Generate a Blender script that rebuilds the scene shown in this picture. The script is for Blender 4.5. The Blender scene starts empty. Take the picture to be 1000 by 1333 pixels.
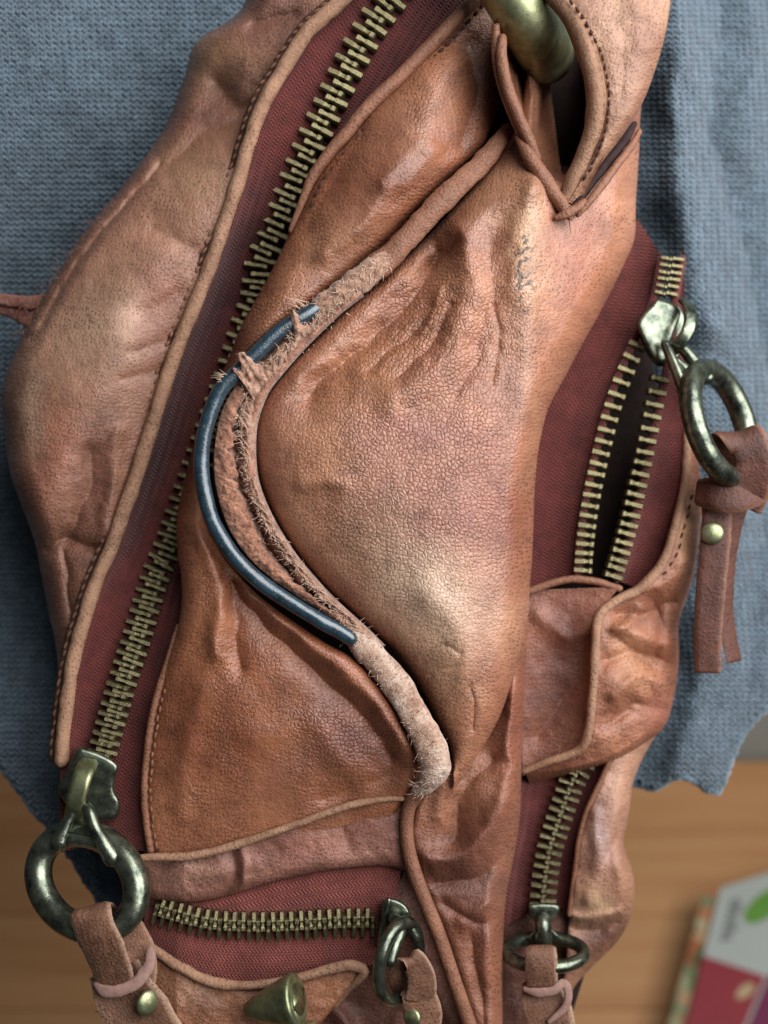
import bpy, math, random
import numpy as np
from mathutils import Vector, Matrix

# ------------------------------------------------------------------ frame
S = 0.00018          # metres per reference unit (about 18 cm across the view)
DP = 1350.0          # camera distance to the bag's mean plane, in the same unit
TH = math.radians(40)
CAM = np.array([0.0, 0.0, 0.75])
RT = np.array([1.0, 0.0, 0.0])
UP = np.array([0.0, math.sin(TH), math.cos(TH)])
FW = np.array([0.0, math.cos(TH), -math.sin(TH)])
sc = bpy.context.scene
col = sc.collection
random.seed(4)
rng = np.random.default_rng(7)


def P(x, y, z):
    x, y, z = np.broadcast_arrays(np.asarray(x, float), np.asarray(y, float), np.asarray(z, float))
    k = (DP - z) / DP * S
    return (CAM + FW * ((DP - z) * S)[..., None] + RT * ((x - 500) * k)[..., None]
            + UP * ((666.5 - y) * k)[..., None])


# ------------------------------------------------------------------ camera, world, light
cam = bpy.data.cameras.new('camera')
camo = bpy.data.objects.new('camera', cam)
col.objects.link(camo)
camo.location = CAM
camo.rotation_euler = (math.pi / 2 - TH, 0, 0)
cam.sensor_fit = 'VERTICAL'
cam.sensor_height = 24.0
cam.lens = 24.0 * DP / 1333.0
cam.clip_start = 0.005
cam.clip_end = 50
cam.dof.use_dof = True
cam.dof.focus_distance = (DP - 15) * S
cam.dof.aperture_fstop = (cam.lens / 1000) / 0.0041
sc.camera = camo

w = bpy.data.worlds.new('World')
sc.world = w
w.use_nodes = True
w.node_tree.nodes['Background'].inputs[0].default_value = (0.88, 0.93, 1.0, 1)
w.node_tree.nodes['Background'].inputs[1].default_value = 0.06


def area_light(name, px, target, size, energy, color):
    l = bpy.data.lights.new(name, 'AREA')
    l.shape = 'RECTANGLE'
    l.size, l.size_y = size
    l.energy = energy
    l.color = color
    o = bpy.data.objects.new(name, l)
    col.objects.link(o)
    p = Vector(CAM + FW * ((DP - px[2]) * S) + RT * ((px[0] - 500) * S) + UP * ((666.5 - px[1]) * S))
    t = Vector(P(*target))
    o.location = p
    o.rotation_euler = (t - p).to_track_quat('-Z', 'Y').to_euler()
    return o


area_light('window_light', (1950, -280, 1480), (480, 600, -60), (0.46, 0.56), 6.1, (0.95, 0.98, 1.0))

sc.view_settings.view_transform = 'Standard'
sc.view_settings.look = 'None'
sc.view_settings.exposure = 0.0
sc.view_settings.gamma = 1.0
sc.render.engine = 'CYCLES'
sc.cycles.use_denoising = True
sc.cycles.max_bounces = 4
sc.cycles.diffuse_bounces = 2
sc.cycles.glossy_bounces = 2
sc.cycles.caustics_reflective = False


# ------------------------------------------------------------------ numeric helpers
def srgb(r, g, b):
    c = np.array([r, g, b], float) / 255.0
    return np.where(c <= 0.04045, c / 12.92, ((c + 0.055) / 1.055) ** 2.4)


def _hash(ix, iy, seed):
    h = (ix * 374761393 + iy * 668265263 + seed * 1442695041) & 0xFFFFFFFF
    h = ((h ^ (h >> 13)) * 1274126177) & 0xFFFFFFFF
    return ((h ^ (h >> 16)) & 0xFFFF) / 65535.0


def vnoise(x, y, scale, seed=0):
    x = np.asarray(x, float) / scale
    y = np.asarray(y, float) / scale
    x0 = np.floor(x).astype(np.int64)
    y0 = np.floor(y).astype(np.int64)
    fx, fy = x - x0, y - y0
    fx = fx * fx * fx * (fx * (fx * 6 - 15) + 10)
    fy = fy * fy * fy * (fy * (fy * 6 - 15) + 10)
    a, b = _hash(x0, y0, seed), _hash(x0 + 1, y0, seed)
    c, d = _hash(x0, y0 + 1, seed), _hash(x0 + 1, y0 + 1, seed)
    return ((a * (1 - fx) + b * fx) * (1 - fy) + (c * (1 - fx) + d * fx) * fy) * 2 - 1


def fbm(x, y, scale, seed=0, o=3):
    s, a, t = 0.0, 1.0, 0.0
    for i in range(o):
        s = s + a * vnoise(x + 17.3 * i, y - 9.1 * i, scale / 2 ** i, seed + i)
        t += a
        a *= 0.5
    return s / t


def cr(pts, n):
    """Catmull-Rom through pts (k,d), n samples, uniform in control index."""
    p = np.asarray(pts, float)
    k = len(p)
    q = np.vstack([2 * p[0] - p[1], p, 2 * p[-1] - p[-2]])
    t = np.linspace(0, k - 1, n)
    i = np.minimum(t.astype(int), k - 2)
    f = (t - i)[:, None]
    p0, p1, p2, p3 = q[i], q[i + 1], q[i + 2], q[i + 3]
    return 0.5 * (2 * p1 + (p2 - p0) * f + (2 * p0 - 5 * p1 + 4 * p2 - p3) * f ** 2
                  + (3 * p1 - p0 - 3 * p2 + p3) * f ** 3)


def arc(pts, n=None, step=None):
    """Catmull-Rom resampled evenly by length."""
    c = cr(pts, max(60, len(pts) * 30))
    d = np.r_[0, np.cumsum(np.linalg.norm(np.diff(c[:, :3], axis=0), axis=1))]
    if n is None:
        n = max(2, int(round(d[-1] / step)) + 1)
    t = np.linspace(0, d[-1], n)
    return np.stack([np.interp(t, d, c[:, j]) for j in range(c.shape[1])], 1)


def seg_dist(x, y, pts):
    best = np.full(x.shape, 1e9)
    p = np.asarray(pts, float)
    for a, b in zip(p[:-1], p[1:]):
        ab = b - a
        t = np.clip(((x - a[0]) * ab[0] + (y - a[1]) * ab[1]) / (ab @ ab + 1e-9), 0, 1)
        best = np.minimum(best, (x - a[0] - t * ab[0]) ** 2 + (y - a[1] - t * ab[1]) ** 2)
    return np.sqrt(best)


def rbf(pts):
    p = np.asarray(pts, float)
    X = p[:, :2] / 300.0
    n = len(p)
    r = np.linalg.norm(X[:, None] - X[None], axis=2)
    K = np.where(r > 0, r * r * np.log(r + 1e-12), 0) + np.eye(n) * 0.02
    A = np.zeros((n + 3, n + 3))
    A[:n, :n] = K
    A[:n, n] = 1
    A[:n, n + 1:] = X
    A[n, :n] = 1
    A[n + 1:, :n] = X.T
    s = np.linalg.solve(A, np.r_[p[:, 2], 0, 0, 0])

    def f(x, y):
        sh = x.shape
        q = np.stack([x.ravel(), y.ravel()], 1) / 300.0
        out = s[n] + q @ s[n + 1:]
        for i in range(n):
            d2 = ((q - X[i]) ** 2).sum(1) + 1e-12
            out += s[i] * 0.5 * d2 * np.log(d2)
        return out.reshape(sh)
    return f


def strokes(x, y, lst):
    z = np.zeros_like(x)
    x, y = x + 7 * fbm(x, y, 42, 301), y + 7 * fbm(x, y, 42, 305)
    for s in lst:
        pts, amp, wd = s[:3]
        amp = amp * 1.2
        d = seg_dist(x, y, arc([q[:2] for q in pts], 24) if len(pts) > 2 else pts)
        if len(s) > 3:
            z += amp * np.exp(-d / wd)
        else:
            z += amp * np.exp(-(d / wd) ** (1.25 if amp < 0 else 1.8))
    return z


def blobs(x, y, base, lst, warp=16, seed=3):
    xw = x + warp * fbm(x, y, 46, seed)
    yw = y + warp * fbm(x, y, 46, seed + 9)
    c = np.broadcast_to(np.asarray(base, float), x.shape + (3,)).copy()
    for b in lst:
        cx, cy, rx, ry, ang, rgb, st = b
        a = math.radians(ang)
        dx, dy = xw - cx, yw - cy
        u = (dx * math.cos(a) + dy * math.sin(a)) / rx
        v = (-dx * math.sin(a) + dy * math.cos(a)) / ry
        m = st * np.exp(-(u * u + v * v))[..., None]
        c = c * (1 - m) + np.asarray(rgb) * m
    n = fbm(x, y, 75, seed + 20, 4)[..., None]
    c = c * (1 + n * np.array([0.34, 0.48, 0.52]))
    g = (c @ np.array([0.3, 0.6, 0.1]))[..., None]
    c = np.clip(c * 0.87 + g * 0.13, 0.004, 1)
    return 0.98 * c ** 1.15


# ------------------------------------------------------------------ mesh helpers
def link(o, parent=None):
    col.objects.link(o)
    if parent is not None:
        o.parent = parent
        if parent.type == 'EMPTY':
            o.matrix_parent_inverse = Matrix.Translation(-Vector(parent.location))
    return o


def build(name, V, F, mat, parent=None, smooth=True, attrs=None, uv=None, solid=0):
    """V (n,3) world, F (m,4) or list of faces."""
    V = np.asarray(V, float).reshape(-1, 3)
    me = bpy.data.meshes.new(name)
    if isinstance(F, np.ndarray):
        k = F.shape[1]
        me.vertices.add(len(V))
        me.vertices.foreach_set('co', V.ravel())
        me.loops.add(F.size)
        me.loops.foreach_set('vertex_index', F.ravel().astype(np.int32))
        me.polygons.add(len(F))
        me.polygons.foreach_set('loop_start', np.arange(0, F.size, k, dtype=np.int32))
        me.update(calc_edges=True)
    else:
        me.from_pydata(V.tolist(), [], F)
    if uv is not None:
        li = np.empty(len(me.loops), np.int32)
        me.loops.foreach_get('vertex_index', li)
        l = me.uv_layers.new(name='UVMap')
        l.data.foreach_set('uv', np.asarray(uv, float).reshape(-1, 2)[li].ravel())
    for an, av in (attrs or {}).items():
        av = np.asarray(av, float)
        if av.ndim > 1 and av.shape[-1] == 3:
            at = me.attributes.new(an, 'FLOAT_COLOR', 'POINT')
            v4 = np.ones((len(V), 4))
            v4[:, :3] = av.reshape(-1, 3)
            at.data.foreach_set('color', v4.ravel())
        else:
            at = me.attributes.new(an, 'FLOAT', 'POINT')
            at.data.foreach_set('value', av.ravel())
    me.validate()
    me.polygons.foreach_set('use_smooth', [smooth] * len(me.polygons))
    me.materials.append(mat)
    o = bpy.data.objects.new(name, me)
    link(o, parent)
    if solid:
        m = o.modifiers.new('thickness', 'SOLIDIFY')
        m.thickness = solid * S
        m.offset = -1
    return o


def grid_faces(nu, nv, wrap=False, off=0):
    i = np.arange(nu - 1)[:, None]
    j = np.arange(nv if wrap else nv - 1)[None]
    j2 = (j + 1) % nv
    f = np.stack([i * nv + j, (i + 1) * nv + j, (i + 1) * nv + j2, i * nv + j2], -1)
    return f.reshape(-1, 4) + off


def strip(name, A, B, nu, nv, zfn, mat, parent, colfn=None, grainfn=None, solid=0, flip=False):
    a, b = cr(A, nu), cr(B, nu)
    v = np.linspace(0, 1, nv)
    x = a[:, None, 0] * (1 - v) + b[:, None, 0] * v
    y = a[:, None, 1] * (1 - v) + b[:, None, 1] * v
    L = np.linalg.norm(b[:, :2] - a[:, :2], axis=1)[:, None]
    z = zfn(x, y, v[None] * L, (1 - v[None]) * L, np.linspace(0, 1, nu)[:, None] + 0 * x)
    at = {}
    if colfn is not None:
        at['col'] = colfn(x, y)
    if grainfn is not None:
        at['gr'] = grainfn(x, y)
    du = np.r_[0, np.cumsum(np.linalg.norm(np.diff((a + b)[:, :2] / 2, axis=0), axis=1))]
    uv = np.stack([np.broadcast_to(du[:, None], x.shape), v[None] * L], -1)
    if colfn is not None:
        uv = np.stack([x, y], -1)
    F = grid_faces(nu, nv)
    W = P(x, y, z)
    f = F[len(F) // 2]
    Wf = W.reshape(-1, 3)
    nrm = np.cross(Wf[f[1]] - Wf[f[0]], Wf[f[2]] - Wf[f[0]])
    if nrm @ FW > 0:
        F = F[:, ::-1].copy()
    return build(name, Wf, F, mat, parent, attrs=at, uv=uv, solid=solid)


def roll(d, wd, drop):
    t = np.clip(1 - d / wd, 0, 1)
    return -drop * (1 - np.sqrt(np.maximum(0, 1 - t * t)))


def tube_geo(pts, r, ns=12, lump=0, lscale=20, seed=0, cap=True, flat=1.0):
    """pts (n,3) reference units; r scalar/array. Returns V, F, uv."""
    p = np.asarray(pts, float)
    n = len(p)
    r = np.broadcast_to(np.asarray(r, float), (n,)).copy()
    W = P(p[:, 0], p[:, 1], p[:, 2])
    k = (DP - p[:, 2]) / DP * S
    T = np.gradient(W, axis=0)
    T /= np.linalg.norm(T, axis=1)[:, None] + 1e-12
    N = np.zeros_like(W)
    ref = -FW - T[0] * (-FW @ T[0])
    if np.linalg.norm(ref) < 0.2:
        ref = RT - T[0] * (RT @ T[0])
    ref /= np.linalg.norm(ref)
    for i in range(n):
        ref = ref - T[i] * (ref @ T[i])
        ref /= np.linalg.norm(ref) + 1e-12
        N[i] = ref
    Bn = np.cross(T, N)
    a = np.linspace(0, 2 * math.pi, ns, endpoint=False) + math.pi
    d = np.r_[0, np.cumsum(np.linalg.norm(np.diff(p, axis=0), axis=1))]
    rr = r[:, None] * np.ones(ns)
    if lump:
        rr = rr * (1 + lump * fbm(d[:, None] + 0 * a, np.cos(a)[None] * 20 + 31 * np.sin(a)[None] + 0 * d[:, None], lscale, seed))
    if cap:
        rr[0] *= 0.02
        rr[-1] *= 0.02
        W[0] = W[0]
    V = W[:, None] + (rr * k[:, None])[..., None] * (flat * np.cos(a)[None, :, None] * N[:, None] + np.sin(a)[None, :, None] * Bn[:, None])
    uv = np.stack([np.broadcast_to(d[:, None], rr.shape), np.broadcast_to((a / (2 * math.pi) - 0.5)[None] * 6.283 * r.mean(), rr.shape)], -1)
    return V.reshape(-1, 3), grid_faces(n, ns, True), uv.reshape(-1, 2)


def capped(p, r, rounded=True):
    """add rounded ends to a sampled path."""
    p = np.asarray(p, float)
    r = np.broadcast_to(np.asarray(r, float), (len(p),))
    d0 = p[0] - p[1]
    d0 /= np.linalg.norm(d0) + 1e-9
    d1 = p[-1] - p[-2]
    d1 /= np.linalg.norm(d1) + 1e-9
    st = [(1.0, 0.02), (0.85, 0.5), (0.5, 0.85)]
    if not rounded:
        st = [(0.02, 0.02), (0.01, 0.96), (0.0, 1.0)]
    pp = [p[0] + d0 * r[0] * s for s, _ in st] + list(p) + [p[-1] + d1 * r[-1] * s for s, _ in reversed(st)]
    q = [r[0] * c for _, c in st] + list(r) + [r[-1] * c for _, c in reversed(st)]
    return np.array(pp), np.array(q)


def tube(name, pts, r, mat, parent, ns=12, step=4, lump=0, lscale=20, seed=0, colfn=None, gr=None, rounded=True, flat=1.0, closed=False):
    p = np.asarray(pts, float)
    r = np.broadcast_to(np.asarray(r, float), (len(p),))
    q = arc(np.column_stack([p, r]), step=step)
    pp, rr = capped(q[:, :3], q[:, 3], rounded)
    V, F, uv = tube_geo(pp, rr, ns, lump, lscale, seed, cap=False, flat=flat)
    at = {}
    if colfn is not None:
        x = np.repeat(pp[:, 0], ns)
        y = np.repeat(pp[:, 1], ns) + np.tile(np.arange(ns) * 1.7, len(pp))
        at['col'] = colfn(x, y)
    if gr is not None:
        at['gr'] = np.full(len(V), gr)
    return build(name, V, F, mat, parent, attrs=at, uv=uv)


def ring_geo(c, a1, a2, R1, R2, r, n=72, ns=18, lug=None):
    """closed torus: centre c, axes a1,a2 (reference units, 3D), radii."""
    c = np.asarray(c, float)
    t = np.linspace(0, 2 * math.pi, n, endpoint=False)
    p = c + np.cos(t)[:, None] * np.asarray(a1, float) * R1 + np.sin(t)[:, None] * np.asarray(a2, float) * R2
    W = P(p[:, 0], p[:, 1], p[:, 2])
    k = (DP - p[:, 2]) / DP * S
    C = W.mean(0)
    T = np.roll(W, -1, 0) - np.roll(W, 1, 0)
    T /= np.linalg.norm(T, axis=1)[:, None]
    N = W - C
    N -= T * (N * T).sum(1)[:, None]
    N /= np.linalg.norm(N, axis=1)[:, None]
    B = np.cross(T, N)
    a = np.linspace(0, 2 * math.pi, ns, endpoint=False)
    rr = np.broadcast_to(np.asarray(r, float), (n,))
    V = W[:, None] + (rr * k)[:, None, None] * (np.cos(a)[None, :, None] * N[:, None] + np.sin(a)[None, :, None] * B[:, None])
    F = grid_faces(n + 1, ns, True)
    F = F % (n * ns)
    return V.reshape(-1, 3), F


def merge(parts):
    Vs, Fs, o = [], [], 0
    for V, F in parts:
        Vs.append(V)
        Fs.append(F + o)
        o += len(V)
    return np.vstack(Vs), np.vstack(Fs)


def ribbon(name, path, wdir, hw, th, mat, parent, step=4, nw=9, lump=0.0, seed=0, colfn=None, gr=0.3, curl=0.0):
    """leather band: path (n,3), wdir (n,3) width directions, hw half width per point, th half thickness."""
    n0 = len(path)
    wd = np.broadcast_to(np.asarray(wdir, float), (n0, 3))
    hw = np.broadcast_to(np.asarray(hw, float), (n0,))
    q = arc(np.column_stack([np.asarray(path, float), wd, hw]), step=step)
    p, wd, hw = q[:, :3], q[:, 3:6], q[:, 6]
    T = np.gradient(p, axis=0)
    T /= np.linalg.norm(T, axis=1)[:, None] + 1e-9
    wd = wd - T * (wd * T).sum(1)[:, None]
    wd /= np.linalg.norm(wd, axis=1)[:, None] + 1e-9
    nn = np.cross(T, wd)
    s = np.linspace(-1, 1, nw)
    sec = [(a, th * math.sqrt(max(0.0, 1 - abs(a) ** 6)) + 0.01) for a in s] + [(a, -th * math.sqrt(max(0.0, 1 - abs(a) ** 6)) - 0.01) for a in s[::-1]]
    n, m = len(p), len(sec)
    pts = np.zeros((n, m, 3))
    for j, (a, b) in enumerate(sec):
        lf = lump * fbm(np.arange(n) * step + 13.0 * seed, np.full(n, a * 25.0), 22, seed)
        ee = 1 + 0.06 * fbm(np.arange(n) * step, np.full(n, np.sign(a) * 50.0 + seed), 14, seed + 3)
        pts[:, j] = p + wd * (a * hw * ee)[:, None] + nn * (b + lf + curl * (a * a - 0.4))[:, None]
    pts = np.concatenate([pts[:1].mean(1, keepdims=True).repeat(m, 1), pts, pts[-1:].mean(1, keepdims=True).repeat(m, 1)], 0)
    V = P(pts[..., 0], pts[..., 1], pts[..., 2]).reshape(-1, 3)
    F = grid_faces(n + 2, m, True)
    at = {'gr': np.full(len(V), gr)}
    uu = np.broadcast_to((np.arange(n + 2) * step + 97.0 * seed)[:, None], (n + 2, m))
    uw = np.array([a * hw.mean() + (0 if b > 0 else 300) for a, b in sec])[None] + 0 * uu
    if colfn is not None:
        ea = np.array([abs(a) for a, b in sec])[None] + 0.10 * fbm(uu, uw, 9, seed + 60)
        em = np.clip((ea - 0.86) / 0.10, 0, 1)[..., None]
        cc = np.asarray(colfn[0]) * (1 + 0.35 * fbm(uu, uw, 26, seed + 61, 4))[..., None]
        at['col'] = (cc * (1 - em) + np.asarray(colfn[1]) * em).reshape(-1, 3)
    return build(name, V, F, mat, parent, attrs=at, uv=np.stack([uu, uw], -1))


def plate(name, outline, z0, z1, mat, parent, bevel=4, tilt=None):
    """extruded closed outline with rounded top rim (reference units)."""
    o = np.asarray(outline, float)
    o = arc(np.vstack([o, o[:1]]), n=56)[:-1]
    c = o.mean(0)
    rings = []
    def ring(scale_in, z):
        d = c - o
        L = np.linalg.norm(d, axis=1)[:, None]
        q = o + d / L * scale_in
        zz = np.full(len(o), float(z))
        if tilt is not None:
            zz = zz + (q[:, 0] - c[0]) * tilt[0] + (q[:, 1] - c[1]) * tilt[1]
        return P(q[:, 0], q[:, 1], zz)
    for si, z in ((bevel * 2, z0), (0, z0 + 1), (0, z1 - bevel), (bevel * 0.3, z1 - bevel * 0.3), (bevel, z1), (bevel * 3, z1 + 0.5)):
        rings.append(ring(si, z))
    n = len(o)
    V = np.vstack(rings + [rings[0].mean(0)[None], rings[-1].mean(0)[None]])
    F = [tuple(f) for f in grid_faces(len(rings), n, True)]
    b, t = len(rings) * n, len(rings) * n + 1
    for j in range(n):
        F.append((j, (j + 1) % n, b))
        F.append(((len(rings) - 1) * n + (j + 1) % n, (len(rings) - 1) * n + j, t))
    return build(name, V, F, mat, parent)


def spindle_batch(C, D, half, rad, ns=6, prof=((-1, 0.05), (-0.75, 0.65), (-0.3, 1), (0.3, 1), (0.75, 0.65), (1, 0.05))):
    """many small capsules: centres C (world), unit dirs D, half length and radius in metres."""
    n = len(C)
    a = np.linspace(0, 2 * math.pi, ns, endpoint=False)
    ref = np.broadcast_to(-FW, D.shape)
    N = ref - D * (ref * D).sum(1)[:, None]
    N /= np.linalg.norm(N, axis=1)[:, None] + 1e-9
    B = np.cross(D, N)
    half = np.broadcast_to(half, (n,))
    rad = np.broadcast_to(rad, (n,))
    m = len(prof)
    V = np.zeros((n, m, ns, 3))
    for i, (t, q) in enumerate(prof):
        for j in range(ns):
            V[:, i, j] = C + D * (half * t)[:, None] + (rad * q)[:, None] * (math.cos(a[j]) * N + math.sin(a[j]) * B)
    F = grid_faces(m, ns, True)
    F = (F[None] + (np.arange(n) * m * ns)[:, None, None]).reshape(-1, 4)
    return V.reshape(-1, 3), F


def stitching(name, path, mat, parent, pitch=13, half=5.2, rad=2.0, dz=1.5, jit=0.5, slant=0.12):
    q = arc(path, step=pitch)
    c = (q[:-1] + q[1:]) / 2
    d = q[1:] - q[:-1]
    c = c + rng.normal(0, jit, c.shape) * [1, 1, 0.3]
    c[:, 2] += dz
    perp = np.stack([-d[:, 1], d[:, 0], 0 * d[:, 0]], 1)
    d = d + perp * slant + rng.normal(0, 0.06 * pitch, d.shape)
    W0 = P(*(c.T))
    W1 = P(*((c + d * 0.1).T))
    D = W1 - W0
    D /= np.linalg.norm(D, axis=1)[:, None]
    V, F = spindle_batch(W0, D, half * S * rng.uniform(0.8, 1.15, len(c)), rad * S)
    o = build(name, V, F, mat, parent)
    o['kind'] = 'stuff'
    return o


def fibres(name, spots, mat, parent):
    """spots: list of (x,y,z, dx,dy,dz, length, radius)."""
    parts = []
    for (x, y, z, dx, dy, dz, L, r) in spots:
        d = np.array([dx, dy, dz], float)
        d /= np.linalg.norm(d) + 1e-9
        b = rng.normal(0, 0.35, 3)
        t = np.linspace(0, 1, 5)
        p = np.array([x, y, z]) + d * (t * L)[:, None] + b * (t ** 2 * L)[:, None]
        V, F, _ = tube_geo(p, r * (1 - 0.8 * t), 4, cap=False)
        parts.append((V, F))
    V, F = merge(parts)
    o = build(name, V, F, mat, parent)
    o['kind'] = 'stuff'
    return o


# ------------------------------------------------------------------ materials
class NT:
    def __init__(s, name):
        s.m = bpy.data.materials.new(name)
        s.m.use_nodes = True
        s.t = s.m.node_tree
        s.b = s.t.nodes['Principled BSDF']

    def n(s, typ, **kw):
        nd = s.t.nodes.new(typ)
        for k, v in kw.items():
            if k.startswith('i_'):
                key = k[2:]
                nd.inputs[int(key) if key.isdigit() else key.replace('_', ' ')].default_value = v
            else:
                setattr(nd, k, v)
        return nd

    def l(s, a, b):
        s.t.links.new(a, b)

    def coord(s, unit=1.0, mapping=(1, 1, 1), rot=(0, 0, 0)):
        tc = s.n('ShaderNodeTexCoord')
        mp = s.n('ShaderNodeMapping')
        mp.inputs['Scale'].default_value = [q / S / unit for q in mapping]
        mp.inputs['Rotation'].default_value = rot
        s.l(tc.outputs['Object'], mp.inputs[0])
        return mp.outputs[0]

    def noise(s, vec, detail=3, rough=0.55, scale=1.0):
        nd = s.n('ShaderNodeTexNoise', i_Scale=scale, i_Detail=detail, i_Roughness=rough)
        s.l(vec, nd.inputs['Vector'])
        return nd.outputs[0]

    def ramp(s, f, stops):
        r = s.n('ShaderNodeValToRGB')
        e = r.color_ramp.elements
        while len(e) < len(stops):
            e.new(0.5)
        for i, (p, c) in enumerate(stops):
            e[i].position = p
            e[i].color = (*c, 1) if hasattr(c, '__len__') else (c, c, c, 1)
        s.l(f, r.inputs[0])
        return r.outputs[0]

    def math(s, op, a, b=None, c=None):
        nd = s.n('ShaderNodeMath', operation=op)
        for i, q in enumerate((a, b, c)):
            if q is None:
                continue
            if isinstance(q, (int, float)):
                nd.inputs[i].default_value = q
            else:
                s.l(q, nd.inputs[i])
        return nd.outputs[0]

    def mix(s, f, a, b, blend='MIX'):
        nd = s.n('ShaderNodeMix', data_type='RGBA', blend_type=blend)
        for i, q in ((0, f), (6, a), (7, b)):
            if isinstance(q, (int, float)):
                nd.inputs[i].default_value = q
            elif hasattr(q, '__len__'):
                nd.inputs[i].default_value = (*q, 1)
            else:
                s.l(q, nd.inputs[i])
        return nd.outputs[2]

    def bump(s, h, dist, strength=1.0, prev=None):
        nd = s.n('ShaderNodeBump')
        nd.inputs['Distance'].default_value = dist * S
        if isinstance(strength, (int, float)):
            nd.inputs['Strength'].default_value = strength
        else:
            s.l(strength, nd.inputs['Strength'])
        s.l(h, nd.inputs['Height'])
        if prev is not None:
            s.l(prev, nd.inputs['Normal'])
        return nd.outputs[0]


def leather_mat(name, default=None, rough=(0.36, 0.62), grain_size=6.0, grain_depth=1.15, spec=0.5):
    m = NT(name)
    uv = m.n('ShaderNodeUVMap').outputs[0]

    def n2(scale, detail=2, rough_=0.6, vec=uv, out=0):
        nd = m.n('ShaderNodeTexNoise', noise_dimensions='2D', i_Scale=scale, i_Detail=detail, i_Roughness=rough_)
        m.l(vec, nd.inputs['Vector'])
        return nd.outputs[out]
    if default is None:
        base = m.n('ShaderNodeAttribute', attribute_name='col').outputs['Color']
    else:
        rgb = m.n('ShaderNodeRGB')
        rgb.outputs[0].default_value = (*default, 1)
        base = rgb.outputs[0]
    gr = m.n('ShaderNodeAttribute', attribute_name='gr').outputs['Fac']
    big = n2(1 / 40, 6, 0.74)
    tone = m.ramp(big, [(0.30, (0.60, 0.55, 0.52)), (0.5, (1, 1, 1)), (0.72, (1.28, 1.32, 1.36))])
    c = m.mix(0.7, base, tone, 'MULTIPLY')
    # pores: small dark pits
    pv = m.n('ShaderNodeTexVoronoi', voronoi_dimensions='2D', i_Scale=1 / 6.0)
    m.l(uv, pv.inputs['Vector'])
    pr = m.ramp(pv.outputs['Distance'], [(0.08, 0.45), (0.30, 1.0)])
    pmask = m.ramp(n2(1 / 55, 2, 0.6, out=0), [(0.40, 0.1), (0.62, 0.95)])
    c = m.mix(pmask, c, m.mix(1.0, c, pr, 'MULTIPLY'))
    # grain relief: irregular cells, warped
    wn = m.n('ShaderNodeTexNoise', noise_dimensions='2D', i_Scale=1 / 14, i_Detail=2)
    m.l(uv, wn.inputs['Vector'])
    sv = m.n('ShaderNodeVectorMath', operation='SCALE')
    sv.inputs['Scale'].default_value = 4.5
    m.l(wn.outputs['Color'], sv.inputs[0])
    wv = m.n('ShaderNodeVectorMath', operation='ADD')
    m.l(uv, wv.inputs[0])
    m.l(sv.outputs[0], wv.inputs[1])
    vo = m.n('ShaderNodeTexVoronoi', voronoi_dimensions='2D', feature='DISTANCE_TO_EDGE', i_Scale=1 / grain_size)
    m.l(wv.outputs[0], vo.inputs['Vector'])
    crack = m.ramp(vo.outputs['Distance'], [(0.0, 0.0), (0.14, 0.65), (0.4, 1.0)])
    crackc = m.ramp(vo.outputs['Distance'], [(0.0, 0.70), (0.12, 1.0)])
    cm = m.math('MULTIPLY', gr, 0.65)
    c = m.mix(cm, c, m.mix(1.0, c, crackc, 'MULTIPLY'))
    fine = n2(1 / 9, 5, 0.72)
    h = m.math('ADD', m.math('MULTIPLY', m.math('MULTIPLY', crack, gr), grain_depth),
               m.math('ADD', m.math('MULTIPLY', fine, 1.7), m.math('MULTIPLY', pr, 0.5)))
    m.l(m.bump(h, 1.0, 1.0), m.b.inputs['Normal'])
    m.l(c, m.b.inputs['Base Color'])
    ro = m.n('ShaderNodeMapRange', i_3=rough[0], i_4=rough[1])
    m.l(m.math('MULTIPLY_ADD', fine, 0.4, m.math('MULTIPLY', big, 0.6)), ro.inputs[0])
    ro.inputs[1].default_value = 0.34
    ro.inputs[2].default_value = 0.62
    m.l(ro.outputs[0], m.b.inputs['Roughness'])
    m.b.inputs['Specular IOR Level'].default_value = spec
    return m.m


def suede_mat(name, c1, c2):
    m = NT(name)
    v = m.coord(1.0)
    c = m.ramp(m.noise(v, 5, 0.7, 1 / 12), [(0.32, c2), (0.6, c1)])
    sp = m.ramp(m.noise(v, 2, 0.5, 1 / 5), [(0.33, (0.45, 0.36, 0.33)), (0.42, (1, 1, 1))])
    c = m.mix(0.85, c, sp, 'MULTIPLY')
    m.l(c, m.b.inputs['Base Color'])
    nrm = m.bump(m.noise(v, 4, 0.7, 1 / 9), 4.5, 0.9)
    nrm = m.bump(m.noise(v, 3, 0.7, 1 / 2.5), 1.6, 0.9, nrm)
    m.l(nrm, m.b.inputs['Normal'])
    m.b.inputs['Roughness'].default_value = 0.95
    m.b.inputs['Specular IOR Level'].default_value = 0.15
    m.b.inputs['Sheen Weight'].default_value = 0.25
    return m.m


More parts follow.
